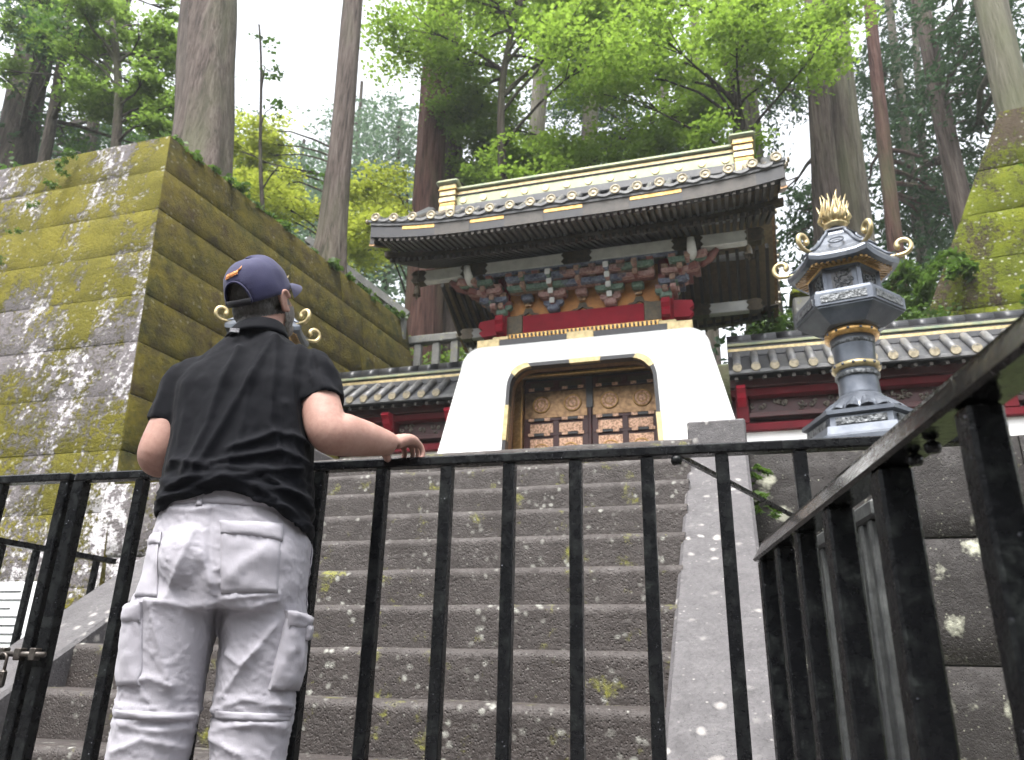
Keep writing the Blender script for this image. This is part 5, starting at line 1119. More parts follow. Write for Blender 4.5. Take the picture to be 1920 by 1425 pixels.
leafy('shrub', 'leafy undergrowth behind the balustrade left of the gate', [(-7.0, 12.8, 6.8, .7), (-6.3, 13.2, 6.5, .6), (-5.2, 13.3, 6.4, .7), (-4.3, 13.4, 6.6, .7), (-8.2, 12.6, 7.6, .7), (-9.2, 12.4, 8.2, .8), (-7.6, 16, 8.2, 1.2), (-9.2, 17, 8.8, 1.3), (-6.6, 17.5, 8.4, 1.2), (-10.5, 15, 9, 1.3)], 'maple_leaf_mid', 700, .13, .7)
leafy('shrub', 'light green bushes on top of the wall at the far left edge', [(-11.9, 7.4, 7.0, .45), (-11.0, 7.6, 6.95, .4), (-10.2, 7.9, 7.0, .45), (-9.3, 7.9, 6.95, .4), (-12.8, 7.3, 7.1, .5), (-8.6, 7.7, 6.95, .35)], 'green_leaf', 1900, .1)

leafy('fern', 'ferns and creepers hanging over the lower part of the bright mossy wall', [(4.2, 10.9, 5.75, .34)], 'grass_leaf', 2200, .10, 1, 'bush', 'fern', None)
# ------------------------------------------------------------------ unseen cedars round the lower landing, added to cut low sky light
rw2 = random.Random(8)
cl_ = []
for k in range(110):
    a = R(rw2.uniform(205, 345)); d_ = rw2.uniform(11, 17); x_, y_ = d_*math.cos(a)*1.15-1, d_*math.sin(a)*1.0
    cl_.append((x_, y_, rw2.uniform(.5, 9), rw2.uniform(1.3, 2.2)))
leafy('sky_block_wood', 'unseen dark cedars around the lower landing, added to block low sky light', cl_, 'cedar_leaf', 150, .55, .8, 'bush', 'sky_block_wood', 'stuff')
# ------------------------------------------------------------------ the man at the railing (local frame: x right, y away from camera, z up)
from mathutils.bvhtree import BVHTree
man = thing('person', 'man in navy cap, black short-sleeved shirt and pale cargo trousers, hand on the railing', 'person', (-1.244, 1.754, 0))
man.rotation_euler = (0, 0, R(35.34))
def ring_loft(mb, rings, n=36, rot=0.0, ex=2.4):
    """rings: (z, cx, cy, a, b[, tilt]) stacked superellipses; tilt raises the +x side"""
    vs = []
    for rg in rings:
        z, cx, cy, a, b = rg[:5]; tl = rg[5] if len(rg) > 5 else 0
        for k in range(n):
            t = 2*PI*k/n; c, s = math.cos(t), math.sin(t)
            x = a*math.copysign(abs(c)**(2/ex), c); y = b*math.copysign(abs(s)**(2/ex), s)
            X = x*math.cos(rot)-y*math.sin(rot); Y = x*math.sin(rot)+y*math.cos(rot)
            vs.append((cx+X, cy+Y, z+tl*x))
    L = len(rings)
    fs = [(i*n+k, i*n+(k+1) % n, (i+1)*n+(k+1) % n, (i+1)*n+k) for i in range(L-1) for k in range(n)]
    fs += [tuple(range(n-1, -1, -1)), tuple((L-1)*n+k for k in range(n))]
    mb.add(vs, fs, 0, True); return mb
def blob(mb, c, r, M=None, n=14):
    vs = []; fs = []; m2 = n*2
    for j in range(1, n):
        th = PI*j/n
        for k in range(m2):
            a = 2*PI*k/m2; p = Vector((r[0]*math.sin(th)*math.cos(a), r[1]*math.sin(th)*math.sin(a), r[2]*math.cos(th)))
            vs.append(Vector(c)+(M @ p if M else p))
    top = Vector((0, 0, r[2])); vs += [Vector(c)+(M @ top if M else top), Vector(c)-(M @ top if M else top)]
    for j in range(n-2):
        for k in range(m2): fs.append((j*m2+k, (j+1)*m2+k, (j+1)*m2+(k+1) % m2, j*m2+(k+1) % m2))
    T, Bm = len(vs)-2, len(vs)-1
    for k in range(m2): fs += [(T, k, (k+1) % m2), (Bm, (n-2)*m2+(k+1) % m2, (n-2)*m2+k)]
    mb.add(vs, fs, 0, True)
def smooth_path(pts, rad, k=5):
    """Catmull-Rom through the joints"""
    P_, R_ = [], []; pts = [Vector(p) for p in pts]
    for i in range(len(pts)-1):
        p0 = pts[max(i-1, 0)]; p1 = pts[i]; p2 = pts[i+1]; p3 = pts[min(i+2, len(pts)-1)]
        for j in range(k):
            t = j/k
            P_.append(.5*((2*p1)+(p2-p0)*t+(2*p0-5*p1+4*p2-p3)*t*t+(3*p1-p0-3*p2+p3)*t**3)); R_.append(rad[i]*(1-t)+rad[i+1]*t)
    return P_+[pts[-1]], R_+[rad[-1]]
def remesh(mb, voxel, smooth_it=4, fac=.5):
    me = bpy.data.meshes.new('tmp'); me.from_pydata(mb.v, [], mb.f); o = bpy.data.objects.new('tmp', me); COL.objects.link(o)
    md = o.modifiers.new('r', 'REMESH'); md.mode = 'VOXEL'; md.voxel_size = voxel; md.adaptivity = 0
    sm = o.modifiers.new('s', 'SMOOTH'); sm.factor = fac; sm.iterations = smooth_it
    dg = bpy.context.evaluated_depsgraph_get(); ev = o.evaluated_get(dg); m2 = ev.to_mesh()
    V = np.empty(len(m2.vertices)*3); m2.vertices.foreach_get('co', V); V = V.reshape(-1, 3)
    N = np.empty(len(m2.vertices)*3); m2.vertices.foreach_get('normal', N); N = N.reshape(-1, 3)
    F = [tuple(p.vertices) for p in m2.polygons]
    ev.to_mesh_clear(); bpy.data.objects.remove(o); bpy.data.meshes.remove(me); return V, N, F
def to_obj(name, V, F, mat, parent=man, keep=None, rim=.006):
    """mesh from arrays; keep = mask of vertices; the open border is turned in a little so the cloth shows an edge"""
    bm = bmesh.new(); bv = [bm.verts.new(v) for v in V]; bm.verts.index_update()
    for f in F: bm.faces.new([bv[i] for i in f])
    if keep is not None:
        bmesh.ops.delete(bm, geom=[bv[i] for i in np.nonzero(~keep)[0]], context='VERTS')
        bm.normal_update()
        be = [e for e in bm.edges if len(e.link_faces) == 1]
        bvs = {v for e in be for v in e.verts}
        ring_ = {v: [e.other_vert(v) for e in v.link_edges if len(e.link_faces) == 1] for v in bvs}
        for it in range(14):                                            # even out the jagged cut
            upd = {v: v.co*.4+(q[0].co+q[1].co)*.3 for v, q in ring_.items() if len(q) == 2}
            for v, c in upd.items(): v.co = c
        near = {u for v in bvs for e in v.link_edges for u in (e.other_vert(v),)}-bvs
        for it in range(3):
            upd = {v: sum((e.other_vert(v).co for e in v.link_edges), Vector())/len(v.link_edges) for v in near}
            for v, c in upd.items(): v.co = v.co.lerp(c, .5)
        nrm = {v: v.normal.copy() for e in be for v in e.verts}
        ex = bmesh.ops.extrude_edge_only(bm, edges=be)
        new = [g for g in ex['geom'] if isinstance(g, bmesh.types.BMVert)]
        bm.normal_update()
        for v in new:
            src = min((e.other_vert(v) for e in v.link_edges if e.other_vert(v) in nrm), key=lambda q: (q.co-v.co).length, default=None)
            if src is not None: v.co -= nrm[src]*rim
    me = bpy.data.meshes.new(name); bm.to_mesh(me); bm.free()
    for p in me.polygons: p.use_smooth = True
    me.materials.append(MAT[mat]); o = bpy.data.objects.new(name, me); COL.objects.link(o); o.parent = parent; return o
def seg_dist(px, pz, poly):
    best = np.full(px.shape, 9.)
    for (x0, z0), (x1, z1) in zip(poly[:-1], poly[1:]):
        dx, dz = x1-x0, z1-z0; t = np.clip(((px-x0)*dx+(pz-z0)*dz)/(dx*dx+dz*dz), 0, 1)
        best = np.minimum(best, np.hypot(px-x0-dx*t, pz-z0-dz*t))
    return best
def fbm(V, sc, seed=0, octv=2):
    out = np.empty(len(V)); s = Vector(sc); o = Vector((seed, seed*.7, 0))
    for i, v in enumerate(V): out[i] = mnoise.fractal(Vector((v[0]*s.x, v[1]*s.y, v[2]*s.z))+o, .6, 2.0, octv)
    return out
TR = R(-13)
HC = Vector((-.051, .035, 1.712)); HM = (Matrix.Rotation(R(-40), 3, 'Z') @ Matrix.Rotation(R(29), 3, 'X'))
def H(x, y, z): return HC+HM @ Vector((x, y, z))
SHR, ELR, WRR = Vector((.102, -.045, 1.492)), Vector((.166, -.118, 1.300)), Vector((.352, -.018, 1.312))
SHL, ELL, WRL = Vector((-.210, .045, 1.445)), Vector((-.252, .05, 1.235)), Vector((-.178, .352, 1.312))
# --- body: head, neck, trunk, arms with hands, legs, as one surface
body = MB()
ring_loft(body, [(.86, -.04, 0, .12, .09), (1.0, -.035, 0, .165, .11), (1.12, -.038, 0, .16, .11), (1.28, -.045, .01, .155, .105), (1.42, -.05, .02, .165, .10), (1.50, -.05, .025, .14, .075), (1.55, -.05, .025, .085, .06)], 28, TR)
nk, nr2 = smooth_path([(-.05, .015, 1.50), (-.05, .012, 1.58), H(0, -.025, -.055), H(0, -.01, .02)], [.075, .066, .062, .06])
body.tube(nk, nr2, 18)
blob(body, H(0, -.006, .030), (.075, .096, .090), HM); blob(body, H(0, .03, -.03), (.063, .068, .075), HM); blob(body, H(0, .052, -.085), (.04, .042, .032), HM)
blob(body, H(0, -.045, -.02), (.062, .05, .06), HM)
body.tube([H(0, .088, .025), H(0, .107, -.012), H(0, .098, -.03)], [.009, .016, .012], 10)          # nose
body.tube([H(-.022, .086, -.058), H(0, .094, -.056), H(.022, .086, -.058)], [.006, .009, .006], 8)   # mouth
blob(body, H(.03, .078, .012), (.016, .012, .009), HM); blob(body, H(-.03, .078, .012), (.016, .012, .009), HM)
blob(body, H(.0, .082, .03), (.05, .014, .01), HM)
for s in (-1, 1):                                                                                   # ears: rim, lobe, root
    e = [H(s*(.078+.010*math.sin(a*.5+.3)), -.004-.016*math.cos(a), -.004+.029*math.sin(a)) for a in np.linspace(-PI*.55, PI*.95, 12)]
    body.tube(e, [.0055]*12, 8); blob(body, H(s*.078, -.004, -.004), (.006, .014, .024), HM, 10); blob(body, H(s*.078, .006, -.031), (.006, .009, .010), HM, 8)
def arm(s, e, w, r=(.046, .056, .055, .058, .049, .031)):
    d = (w-e)
    p, q = smooth_path([s, s.lerp(e, .5), e, e+d*.25, e+d*.6, w], r, 10); body.tube(p, q, 40)
arm(SHR, ELR, WRR); arm(SHL, ELL, WRL)
def hand(w, f, side, tsign):
    """palm over the rail, four fingers curling down beyond it, thumb tucked on the near side; side = towards the little finger"""
    f = f.normalized(); side = (side-f*side.dot(f)).normalized(); z = Vector((0, 0, 1))
    for k in range(4):                                   # metacarpals
        o = side*(-.0295+.0198*k); hgt = (.030, .035, .032, .023)[k]
        p, q = smooth_path([w+o*.55, w+f*.045+o*.85+z*(.016+hgt*.3), w+f*(.088-.006*abs(k-1.3))+o+z*hgt], [.0185, .0175, .0135], 5); body.tube(p, q, 12)
        kn = w+f*(.088-.006*abs(k-1.3))+o+z*hgt
        L = (.9, 1, .95, .78)[k]; sp = side*(.003*(k-1.5))
        p, q = smooth_path([kn-f*.012, kn, kn+f*.028*L-z*.016*L+sp, kn+f*.034*L-z*.043*L+sp*1.5, kn+f*.016*L-z*.064*L+sp*1.5], [.0122, .0118, .0088, .0082, .0068], 6); body.tube(p, q, 12); 
    p, q = smooth_path([w-side*.02, w-side*.044+f*.030-z*.010, w-side*.052+f*.058-z*.026, w-side*.043+f*.078-z*.040], [.017, .0145, .0105, .0085], 6); body.tube(p, q, 12)
hand(WRR, Vector((.74, .67, .0)), Vector((.67, -.74, 0)), 1)
hand(WRL, Vector((.22, .975, .0)), Vector((-.975, .22, 0)), -1)
LEG = {-1: [(.95, -.125, 0), (.60, -.142, .02), (.10, -.15, .0)], 1: [(.95, .055, -.01), (.60, .072, .0), (.10, .078, -.02)]}
for s in (-1, 1):
    j = [Vector((b, c, a)) for a, b, c in LEG[s]]
    p, q = smooth_path([j[0], j[0].lerp(j[1], .5), j[1], j[1].lerp(j[2], .35), j[2]], [.088, .076, .056, .056, .038], 5); body.tube(p, q, 16)
    p, q = smooth_path([j[2]-Vector((0, .03, .05)), j[2]+Vector((.01*s, .06, -.055)), j[2]+Vector((.02*s, .17, -.07))], [.04, .04, .028], 4); body.tube(p, q, 12)
V, N, F = remesh(body, .0036, 5)
bo_ = to_obj('body', V, F, 'skin')
# hair and beard: thin shells grown on the head
HV = (V-np.array(HC)) @ np.array(HM)         # head coordinates
def shell(name, mask, off, mat):
    idx = np.nonzero(mask)[0]; mp = -np.ones(len(V), int); mp[idx] = np.arange(len(idx))
    fs = [tuple(mp[list(f)]) for f in F if all(mask[i] for i in f)]
    vv = V[idx]+N[idx]*(off+.0012*np.sin(idx*12.9)[:, None]); return to_obj(name, vv, fs, mat, bo_)
inhead = (np.linalg.norm(HV, axis=1) < .17) & (V[:, 2] > 1.585)
earz = (np.abs(HV[:, 0]) > .074) & (HV[:, 2] < .04)
shell('hair', inhead & ~earz & (HV[:, 1] < .02-.25*np.maximum(0, HV[:, 2])+.02*np.sin(HV[:, 2]*90)) & (HV[:, 2] > -.058+.02*np.abs(HV[:, 0])/.07), .0022, 'hair')
shell('sideburns', inhead & ~earz & (HV[:, 1] >= .015) & (HV[:, 1] < .05) & (HV[:, 2] > -.02) & (HV[:, 2] < .03), .0018, 'grey_hair')
shell('beard', inhead & ~earz & (HV[:, 1] >= .012) & (HV[:, 2] <= -.02) & (HV[:, 2] > -.12), .0026, 'grey_hair')
# --- shirt
sh = MB()
ring_loft(sh, [(.98, -.032, 0, .198, .148), (1.05, -.034, 0, .196, .147), (1.12, -.037, 0, .192, .146), (1.22, -.043, .0, .187, .142), (1.32, -.048, .006, .186, .138), (1.42, -.05, .012, .198, .132, .06), (1.475, -.05, .018, .186, .118, .12), (1.515, -.050, .02, .158, .102, .15), (1.55, -.05, .018, .117, .086, .13), (1.585, -.05, .014, .082, .074, .06), (1.605, -.05, .012, .074, .068, .0)], 44, TR, 2.5)
p, q = smooth_path([SHR+Vector((-.05, .01, .0)), SHR+Vector((.008, -.005, .0)), SHR.lerp(ELR, .35)+Vector((.006, 0, 0)), SHR.lerp(ELR, .60)+Vector((.006, -.002, 0))], [.056, .062, .066, .067], 6); sh.tube(p, q, 22)
p, q = smooth_path([SHL+Vector((.05, -.01, .0)), SHL+Vector((.0, 0, .0)), SHL.lerp(ELL, .4)+Vector((-.002, 0, 0)), SHL.lerp(ELL, .66)+Vector((-.002, 0, 0))], [.060, .066, .064, .063], 6); sh.tube(p, q, 22)
V, N, F = remesh(sh, .0062, 26)
SH = [[(-0.007, 1.557), (-0.040, 1.447), (-0.079, 1.338), (-0.115, 1.234), (-0.142, 1.163)], [(0.003, 1.554), (0.008, 1.409), (0.013, 1.291), (0.058, 1.197)], [(-0.090, 1.516), (-0.119, 1.391), (-0.134, 1.274), (-0.166, 1.160)], [(0.065, 1.541), (0.053, 1.445), (0.072, 1.328), (0.103, 1.216)], [(-0.045, 1.431), (-0.051, 1.284), (-0.068, 1.170)], [(0.046, 1.354), (0.073, 1.241), (0.102, 1.159)]]
SW = [[(-0.211, 1.140), (-0.100, 1.133), (0.099, 1.187)], [(-0.212, 1.087), (-0.076, 1.142), (0.134, 1.114)], [(-0.107, 1.182), (0.042, 1.223), (0.125, 1.201)], [(0.002, 1.125), (0.142, 1.042)], [(0.024, 1.154), (0.144, 1.087)], [(-0.212, 1.109), (-0.151, 1.141), (-0.065, 1.153)], [(-0.074, 1.218), (0.036, 1.272), (0.111, 1.260)], [(-.2, 1.19), (-.1, 1.165), (.02, 1.175)], [(-.05, 1.09), (.06, 1.085), (.14, 1.01)]]
d = np.zeros(len(V)); back = np.clip(-N[:, 1]*1.6+.25, 0, 1)
for i, l in enumerate(SH): d += back*.017*(1.0, .9, .9, .7, .55, .7)[i]*np.exp(-(seg_dist(V[:, 0], V[:, 2], l)/.0135)**1.3)
for i, l in enumerate(SW): d += back*.015*np.exp(-(seg_dist(V[:, 0], V[:, 2], l)/.0095)**1.3)
n1 = fbm(V, (26, 26, 4), 3); n2 = fbm(V, (8, 8, 34), 9); lowz = np.clip((1.24-V[:, 2])/.14, 0, 1); n3 = fbm(V, (30, 30, 30), 5)
d += .0040*n1*(1-lowz*.5)+.0085*(1-np.abs(n2)*2)*lowz*.8+.0018*n3
onR = (V[:, 0] > .10) & (V[:, 2] > 1.36); d += np.where(onR, .004*np.sin(V[:, 2]*75+V[:, 0]*60), 0)
seam = np.abs(V[:, 0]-.118+.25*(V[:, 2]-1.45)) ; d -= np.where((V[:, 2] > 1.38) & (V[:, 1] < .02), .004*np.exp(-(seam/.006)**2), 0)
V = V+N*d[:, None]
hem = np.interp(V[:, 0], [-.25, -.214, -.109, -.034, .061, .145, .2], [1.06, 1.065, 1.105, 1.108, 1.066, 1.02, 1.01])+.004*np.sin(V[:, 0]*60)
def sleeve_keep(s, e, t, tilt=0):
    ax = (e-s).normalized(); c = s.lerp(e, t); rel = V-np.array(c); al = rel @ np.array(ax); rad_ = np.linalg.norm(rel-al[:, None]*np.array(ax), axis=1)
    return ~((al > -.03) & (rad_ < .075) & (N @ np.array(ax) > .72))
keep = (V[:, 2] > hem) & sleeve_keep(SHR, ELR, .58) & sleeve_keep(SHL, ELL, .64) & (V[:, 2] < 1.594)
shirt = to_obj('shirt', V, F, 'shirt_cloth', man, keep, .008)
# collar: folded band standing round the neck, with the hanger tab at the back
cl = MB(); vs = []; n = 40
prof = [(.0, -.014, .012), (.004, .004, .006), (.004, .026, -.004), (.0, .034, -.010), (-.006, .030, -.012), (-.008, .0, -.006)]
for k in range(n):
    a = 2*PI*k/n; ca, sa = math.cos(a), math.sin(a)
    for (_, dz, dr) in prof: vs.append((-.05+(.080+dr)*ca, .012+(.074+dr)*sa, 1.583+dz+.012*ca-.012*sa))
m_ = len(prof); cl.add(vs, [(k*m_+j, ((k+1) % n)*m_+j, ((k+1) % n)*m_+(j+1) % m_, k*m_+(j+1) % m_) for k in range(n) for j in range(m_)], 0, True)
col_ = cl.build('collar', 'shirt_cloth', shirt, False)
tb = MB(); tb.bar((-.122, -.062, 1.572), (-.098, -.071, 1.570), .004, .011); tb.build('hanger_tab', 'label_grey', shirt, False)
# --- trousers
tr_ = MB()
ring_loft(tr_, [(.84, -.036, -.005, .185, .125), (.90, -.035, -.008, .196, .138), (1.0, -.033, -.004, .196, .142), (1.08, -.034, 0, .186, .134), (1.15, -.036, 0, .178, .126)], 40, TR, 2.5)
blob(tr_, (-.122, -.072, .955), (.082, .075, .095)); blob(tr_, (.048, -.086, .965), (.082, .075, .095))
for s in (-1, 1):
    rg = [(.92, -.128, 0, .098, .112), (.84, -.143, .0, .104, .112), (.72, -.146, .008, .096, .104), (.60, -.146, .012, .091, .094), (.50, -.151, .008, .088, .092), (.35, -.155, .0, .084, .088), (.15, -.155, -.005, .080, .086), (.03, -.155, 0, .078, .084)] if s < 0 else \
         [(.92, .058, -.01, .098, .112), (.84, .066, -.01, .103, .112), (.72, .068, -.005, .097, .104), (.60, .070, .0, .092, .095), (.50, .072, -.005, .087, .092), (.35, .075, -.012, .084, .088), (.15, .078, -.02, .080, .086), (.03, .08, -.02, .078, .084)]
    ring_loft(tr_, rg, 30, TR, 2.2)
V, N, F = remesh(tr_, .0052, 12)
PF = [[(-0.202, 0.849), (-0.071, 0.836)], [(-0.038, 0.857), (0.082, 0.877)], [(-0.198, 0.849), (-0.150, 0.721), (-0.124, 0.665)], [(0.091, 0.806), (0.040, 0.726), (-0.006, 0.641)], [(-0.036, 0.783), (-0.006, 0.830), (0.084, 0.862)], [(-0.215, 0.614), (-0.146, 0.595), (-0.061, 0.600)], [(-0.028, 0.606), (0.039, 0.637), (0.146, 0.623)], [(-0.209, 0.581), (-0.124, 0.569), (-0.066, 0.577)], [(-0.018, 0.568), (0.068, 0.585), (0.137, 0.577)], [(-0.160, 0.860), (-0.142, 0.941), (-0.125, 1.010)], [(-0.186, 1.069), (-0.134, 1.064), (-0.088, 1.073)], [(-0.103, 0.958), (-0.066, 0.893)], [(-0.209, 0.668), (-0.173, 0.682), (-0.124, 0.665)], [(-0.043, 0.894), (0.032, 0.967)], [(-0.011, 0.738), (0.029, 0.712), (0.056, 0.749)], [(-0.219, 0.524), (-0.163, 0.552), (-0.076, 0.531)], [(-0.019, 0.552), (0.046, 0.522)]]
d = np.zeros(len(V)); back = np.clip(-N[:, 1]*1.6+.3, 0, 1)
for i, l in enumerate(PF): d += back*.0115*np.exp(-(seg_dist(V[:, 0], V[:, 2], l)/.0105)**1.05)
for l in ([(-.045, .90), (-.045, .875), (-.029, .738)],): d -= back*.012*np.exp(-(seg_dist(V[:, 0], V[:, 2], l)/.016)**2)
d -= back*.004*np.exp(-(seg_dist(V[:, 0], V[:, 2], [(-.095, 1.12), (-.085, .98), (-.06, .90)])/.006)**2)
n1 = fbm(V, (13, 13, 10), 2, 3); n2 = fbm(np.stack([V[:, 0]+V[:, 2]*.6, V[:, 1], V[:, 2]-V[:, 0]*.6], 1), (28, 20, 9), 7); n3 = fbm(np.stack([V[:, 0]-V[:, 2]*.5, V[:, 1], V[:, 2]+V[:, 0]*.5], 1), (9, 20, 30), 8)
d += .0008*(1-2*np.abs(n1))+.0022*np.maximum(0, 1-7*np.abs(n2))+.0024*np.maximum(0, 1-7*np.abs(n3))
kz = np.exp(-((V[:, 2]-.60)/.05)**2); d += .006*kz*(1-2*np.abs(fbm(V, (7, 7, 40), 4)))
V = V+N*(d*.85)[:, None]
trs = to_obj('trousers', V, F, 'trouser_cloth')
bvh = BVHTree.FromPolygons([Vector(v) for v in V], F)
def patch(name, uv, direction, centre, thick, parent, nu=14, nv=14, puff=.0, mat='trouser_cloth', wob=.002, rough=6):
    """cloth piece laid on the trousers: uv = 4 corners (s, z) with s measured sideways from centre, cast along direction"""
    dv = Vector(direction).normalized(); sd2 = Vector((dv.y, -dv.x, 0)); tl, tr2, br, bl = uv; P_ = []
    for j in range(nv+1):
        for i in range(nu+1):
            u, v = i/nu, j/nv
            s = (tl[0]*(1-u)+tr2[0]*u)*(1-v)+(bl[0]*(1-u)+br[0]*u)*v; z = (tl[1]*(1-u)+tr2[1]*u)*(1-v)+(bl[1]*(1-u)+br[1]*u)*v
            o = Vector((centre[0], centre[1], z))+sd2*s-dv*.6
            h, nn, _, _ = bvh.ray_cast(o, dv)
            if h is None: h = o+dv*.6; nn = -dv
            e = min(u, 1-u, v, 1-v); ew = min(1, e*6)
            b = thick*(.55+.45*ew)+puff*math.sin(PI*u)**.6*math.sin(PI*min(1, v*1.0))**.6+wob*mnoise.noise(Vector((s*60, z*60, thick*900)))*2
            P_.append((h, h+nn*.3*b-dv*.7*b))
    q = MB(); W_ = nu+1; q.add([b for a, b in P_], [(j*W_+i, j*W_+i+1, (j+1)*W_+i+1, (j+1)*W_+i) for j in range(nv) for i in range(nu)], 0, True)
    ring = [i for i in range(W_)]+[j*W_+nu for j in range(1, nv+1)]+[nv*W_+i for i in range(nu-1, -1, -1)]+[j*W_ for j in range(nv-1, 0, -1)]
    b0 = len(q.v); q.v += [tuple(P_[k][0]+dv*.006) for k in ring]; Lr = len(ring)
    for k in range(Lr): q.f.append([ring[(k+1) % Lr], ring[k], b0+k, b0+(k+1) % Lr]); q.mi.append(0); q.sm.append(False)
    return q.build(name, mat, parent, False)
bk = (0, 1, 0)
pk = patch('back_pocket', ((-.067, 1.030), (.074, 1.034), (.086, .878), (-.043, .870)), bk, (0, 0), .005, trs, puff=.003)
patch('pocket_flap', ((-.070, 1.040), (.078, 1.044), (.082, 1.000), (-.063, 1.008)), bk, (0, 0), .011, pk, 14, 6, puff=.002)
pk = patch('back_pocket', ((-.232, 1.000), (-.188, 1.000), (-.163, .856), (-.225, .860)), (.15, 1, 0), (0, 0), .007, trs, puff=.004)
patch('pocket_flap', ((-.234, 1.012), (-.186, 1.012), (-.180, .980), (-.234, .982)), (.15, 1, 0), (0, 0), .011, pk, 8, 5, puff=.002)
pk = patch('cargo_pocket', ((-.05, .825), (.06, .818), (.07, .655), (-.055, .660)), (-.72, .69, 0), (.10, -.03), .015, trs, puff=.009, wob=.004)
patch('pocket_flap', ((-.055, .840), (.064, .834), (.058, .792), (-.045, .800)), (-.72, .69, 0), (.10, -.03), .023, pk, 12, 6, puff=.003, wob=.004)
patch('pocket_tab', ((.0, .812), (.042, .816), (.036, .772), (.004, .770)), (-.72, .69, 0), (.10, -.03), .031, pk, 6, 6, puff=.003)
pk = patch('cargo_pocket', ((-.06, .83), (.05, .83), (.06, .665), (-.06, .66)), (.80, .6, 0), (-.17, -.0), .008, trs, puff=.005, wob=.003)
patch('pocket_flap', ((-.06, .845), (.055, .845), (.05, .80), (-.055, .80)), (.80, .6, 0), (-.17, -.0), .015, pk, 12, 6, puff=.002)
patch('belt_loop', ((-.132, 1.118), (-.118, 1.118), (-.117, 1.075), (-.131, 1.075)), bk, (0, 0), .008, trs, 3, 6)
patch('waistband', ((-.215, 1.125), (.14, 1.125), (.145, 1.083), (-.215, 1.083)), bk, (0, 0), .0045, trs, 30, 4, wob=.001)
for s, (cx, hw) in ((-1, (-.146, .088)), (1, (.070, .086))):
    patch('zip_band', ((cx-hw, .612), (cx+hw, .606), (cx+hw, .590), (cx-hw, .594)), bk, (0, 0), .006, trs, 18, 3, wob=.002)
patch('side_seam', ((.128, 1.03), (.150, 1.03), (.150, .85), (.130, .85)), (-.5, .86, 0), (0, 0), .005, trs, 3, 14)
# --- shoes
for s in (-1, 1):
    x, y = (-.15, .0) if s < 0 else (.078, -.02); q = MB()
    ring_loft(q, [(.0, x+.015*s, y+.06, .05, .145), (.03, x+.015*s, y+.06, .052, .147), (.055, x+.012*s, y+.05, .048, .13), (.085, x, y+.0, .045, .075), (.11, x, y-.01, .046, .06)], 24, -.1*s); q.build('shoe', 'shoe_leather', man, False)
# --- cap
cp = MB(); NA, NT_ = 60, 20
HM_head = HM; HM = HM @ Matrix.Rotation(R(9), 3, 'X')      # the cap sits a little further back than the head
A_, B_, HT = .0860, .1085, .116
def cap_pt(a, t, off=0):             # a: angle, 0 = right, 90 = front; t: 0 rim .. 1 top
    ca, sa = math.cos(a), math.sin(a); k = math.cos(t*PI/2)**.72 if t < 1 else 0
    seam_ = 1-.010*math.exp(-(((a/(PI/3)+.5) % 1-.5)/.05)**2)*(1 if .02 < t < .97 else 0)
    z = .018+HT*math.sin(t*PI/2)**.92+(.010*max(0, sa) if t < .3 else .006*max(0, sa))
    p = Vector((A_*ca*k*seam_, B_*sa*k*seam_-.006, z)); nrm = Vector((ca*k/A_, sa*k/B_, math.sin(t*PI/2)/HT)).normalized()
    return p+nrm*(off+.0022*mnoise.noise(p*28))
def in_arch(a, t):
    da = (a-1.5*PI+PI) % (2*PI)-PI; return (da/.52)**2+(t/.36)**2 < 1
pts = [[H(*cap_pt(2*PI*i/NA, j/NT_)) for i in range(NA)] for j in range(NT_+1)]
vs = [p for r_ in pts for p in r_]; fs = []
for j in range(NT_):
    for i in range(NA):
        if in_arch(2*PI*(i+.5)/NA, (j+.5)/NT_): continue
        fs.append((j*NA+i, j*NA+(i+1) % NA, (j+1)*NA+(i+1) % NA, (j+1)*NA+i))
cp.add(vs, fs, 0, True)
cap = thing('cap', None, None); COL.objects.unlink(cap); bpy.data.objects.remove(cap)
cap = cp.build('cap', 'cap_cloth', man, False)
md = cap.modifiers.new('thickness', 'SOLIDIFY'); md.thickness = .0025; md.offset = -1
ed = MB(); al = np.linspace(-1, 1, 25); ed.tube([H(*cap_pt(1.5*PI+  .52*math.sin(PI/2*u)*1.0, .36*math.cos(PI/2*u), .001)) for u in al], .0032, 6); ed.build('opening_trim', 'cap_cloth', cap, False)
st2 = MB(); st2.grid(16, 2, lambda u, v: H(*cap_pt(1.5*PI+(u-.5)*1.04, .0+.0*v, .0015+.001*v)+Vector((0, 0, .019*v-.004))), 0, True); st_o = st2.build('strap', 'cap_strap', cap, False)
sm2 = st_o.modifiers.new('thickness', 'SOLIDIFY'); sm2.thickness = .002
bt = MB(); blob(bt, H(0, -.006, .018+HT+.001), (.008, .008, .004), HM, 6); bt.build('button', 'cap_cloth', cap, False)
br_ = MB()
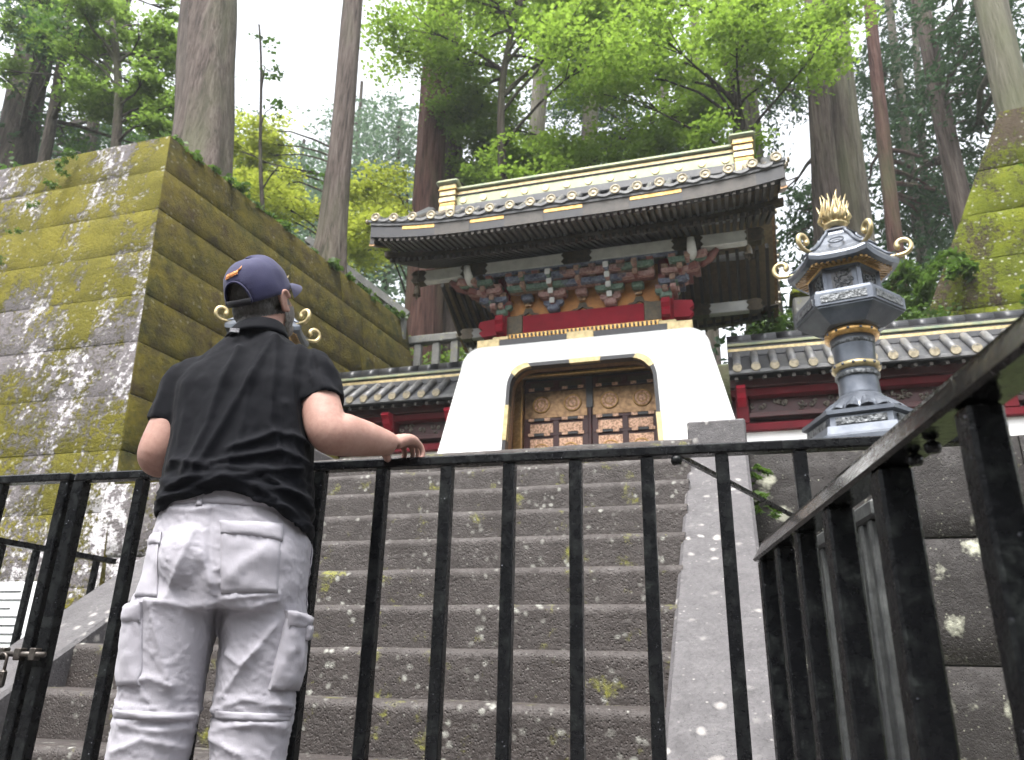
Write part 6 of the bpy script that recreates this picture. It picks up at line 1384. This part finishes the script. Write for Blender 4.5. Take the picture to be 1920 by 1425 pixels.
def brim(u, v, o=0):
    x = (u-.5)*2; a = PI/2-x*1.02; e = cap_pt(a, .0)
    out = .072*(1-abs(x)**3.2)*v; return H(e.x*(1+.10*v*(1-abs(x))), e.y+out, e.z+.004-.018*v*v-.016*(x*x)*v+o)
br_.grid(22, 8, lambda u, v: brim(u, v, .002), 0, True); br_.grid(22, 8, lambda u, v: brim(u, v, -.002), 0, True, True)
br_.grid(22, 1, lambda u, v: brim(u, 1, .002-.004*v), 0, True); br_.build('brim', 'cap_cloth', cap, False)
# embroidered lettering above the opening: small worn strokes, not readable in the photo either
rr = random.Random(3)
em = MB(); 
for k in range(8):
    a0_ = 1.5*PI-.36+k*.077; dt = .0
    t0 = .42+.01*k
    for (u0, v0, u1, v1) in rr.sample([(0, 0, 0, 1), (.8, 0, .8, 1), (0, 1, .8, 1), (0, .5, .8, .5), (0, 0, .8, 0), (0, 0, .8, 1)], 4):
        em.tube([H(*cap_pt(a0_+u0*.06, t0+v0*.075, .0022)), H(*cap_pt(a0_+u1*.06, t0+v1*.075, .0022))], .0017, 5)
em.tube([H(*cap_pt(1.5*PI+.25, .57, .002)), H(*cap_pt(1.5*PI+.33, .60, .002)), H(*cap_pt(1.5*PI+.38, .66, .002))], [.003, .002, .0006], 5)
tag(em.build('embroidery', 'orange_thread', cap, False), kind='stuff')
# ------------------------------------------------------------------ thin veil added to stand in for glare from the bright sky
hz_ = MB().box(-330, 330, -230, 430, -1.5, 44).build('glare_veil', 'plaster'); hz_.data.materials.clear()
hm = bpy.data.materials.new('veil_volume'); hm.use_nodes = True; hm.node_tree.nodes.clear()
ho = hm.node_tree.nodes.new('ShaderNodeOutputMaterial'); hv = hm.node_tree.nodes.new('ShaderNodeVolumePrincipled')
hv.inputs['Color'].default_value = (.9, .93, .95, 1); hv.inputs['Density'].default_value = .0013; hv.inputs['Anisotropy'].default_value = .2
hm.node_tree.links.new(hv.outputs[0], ho.inputs['Volume']); hz_.data.materials.append(hm)
tag(hz_, 'thin pale veil added to stand in for lens glare', 'glare_veil', kind='stuff')
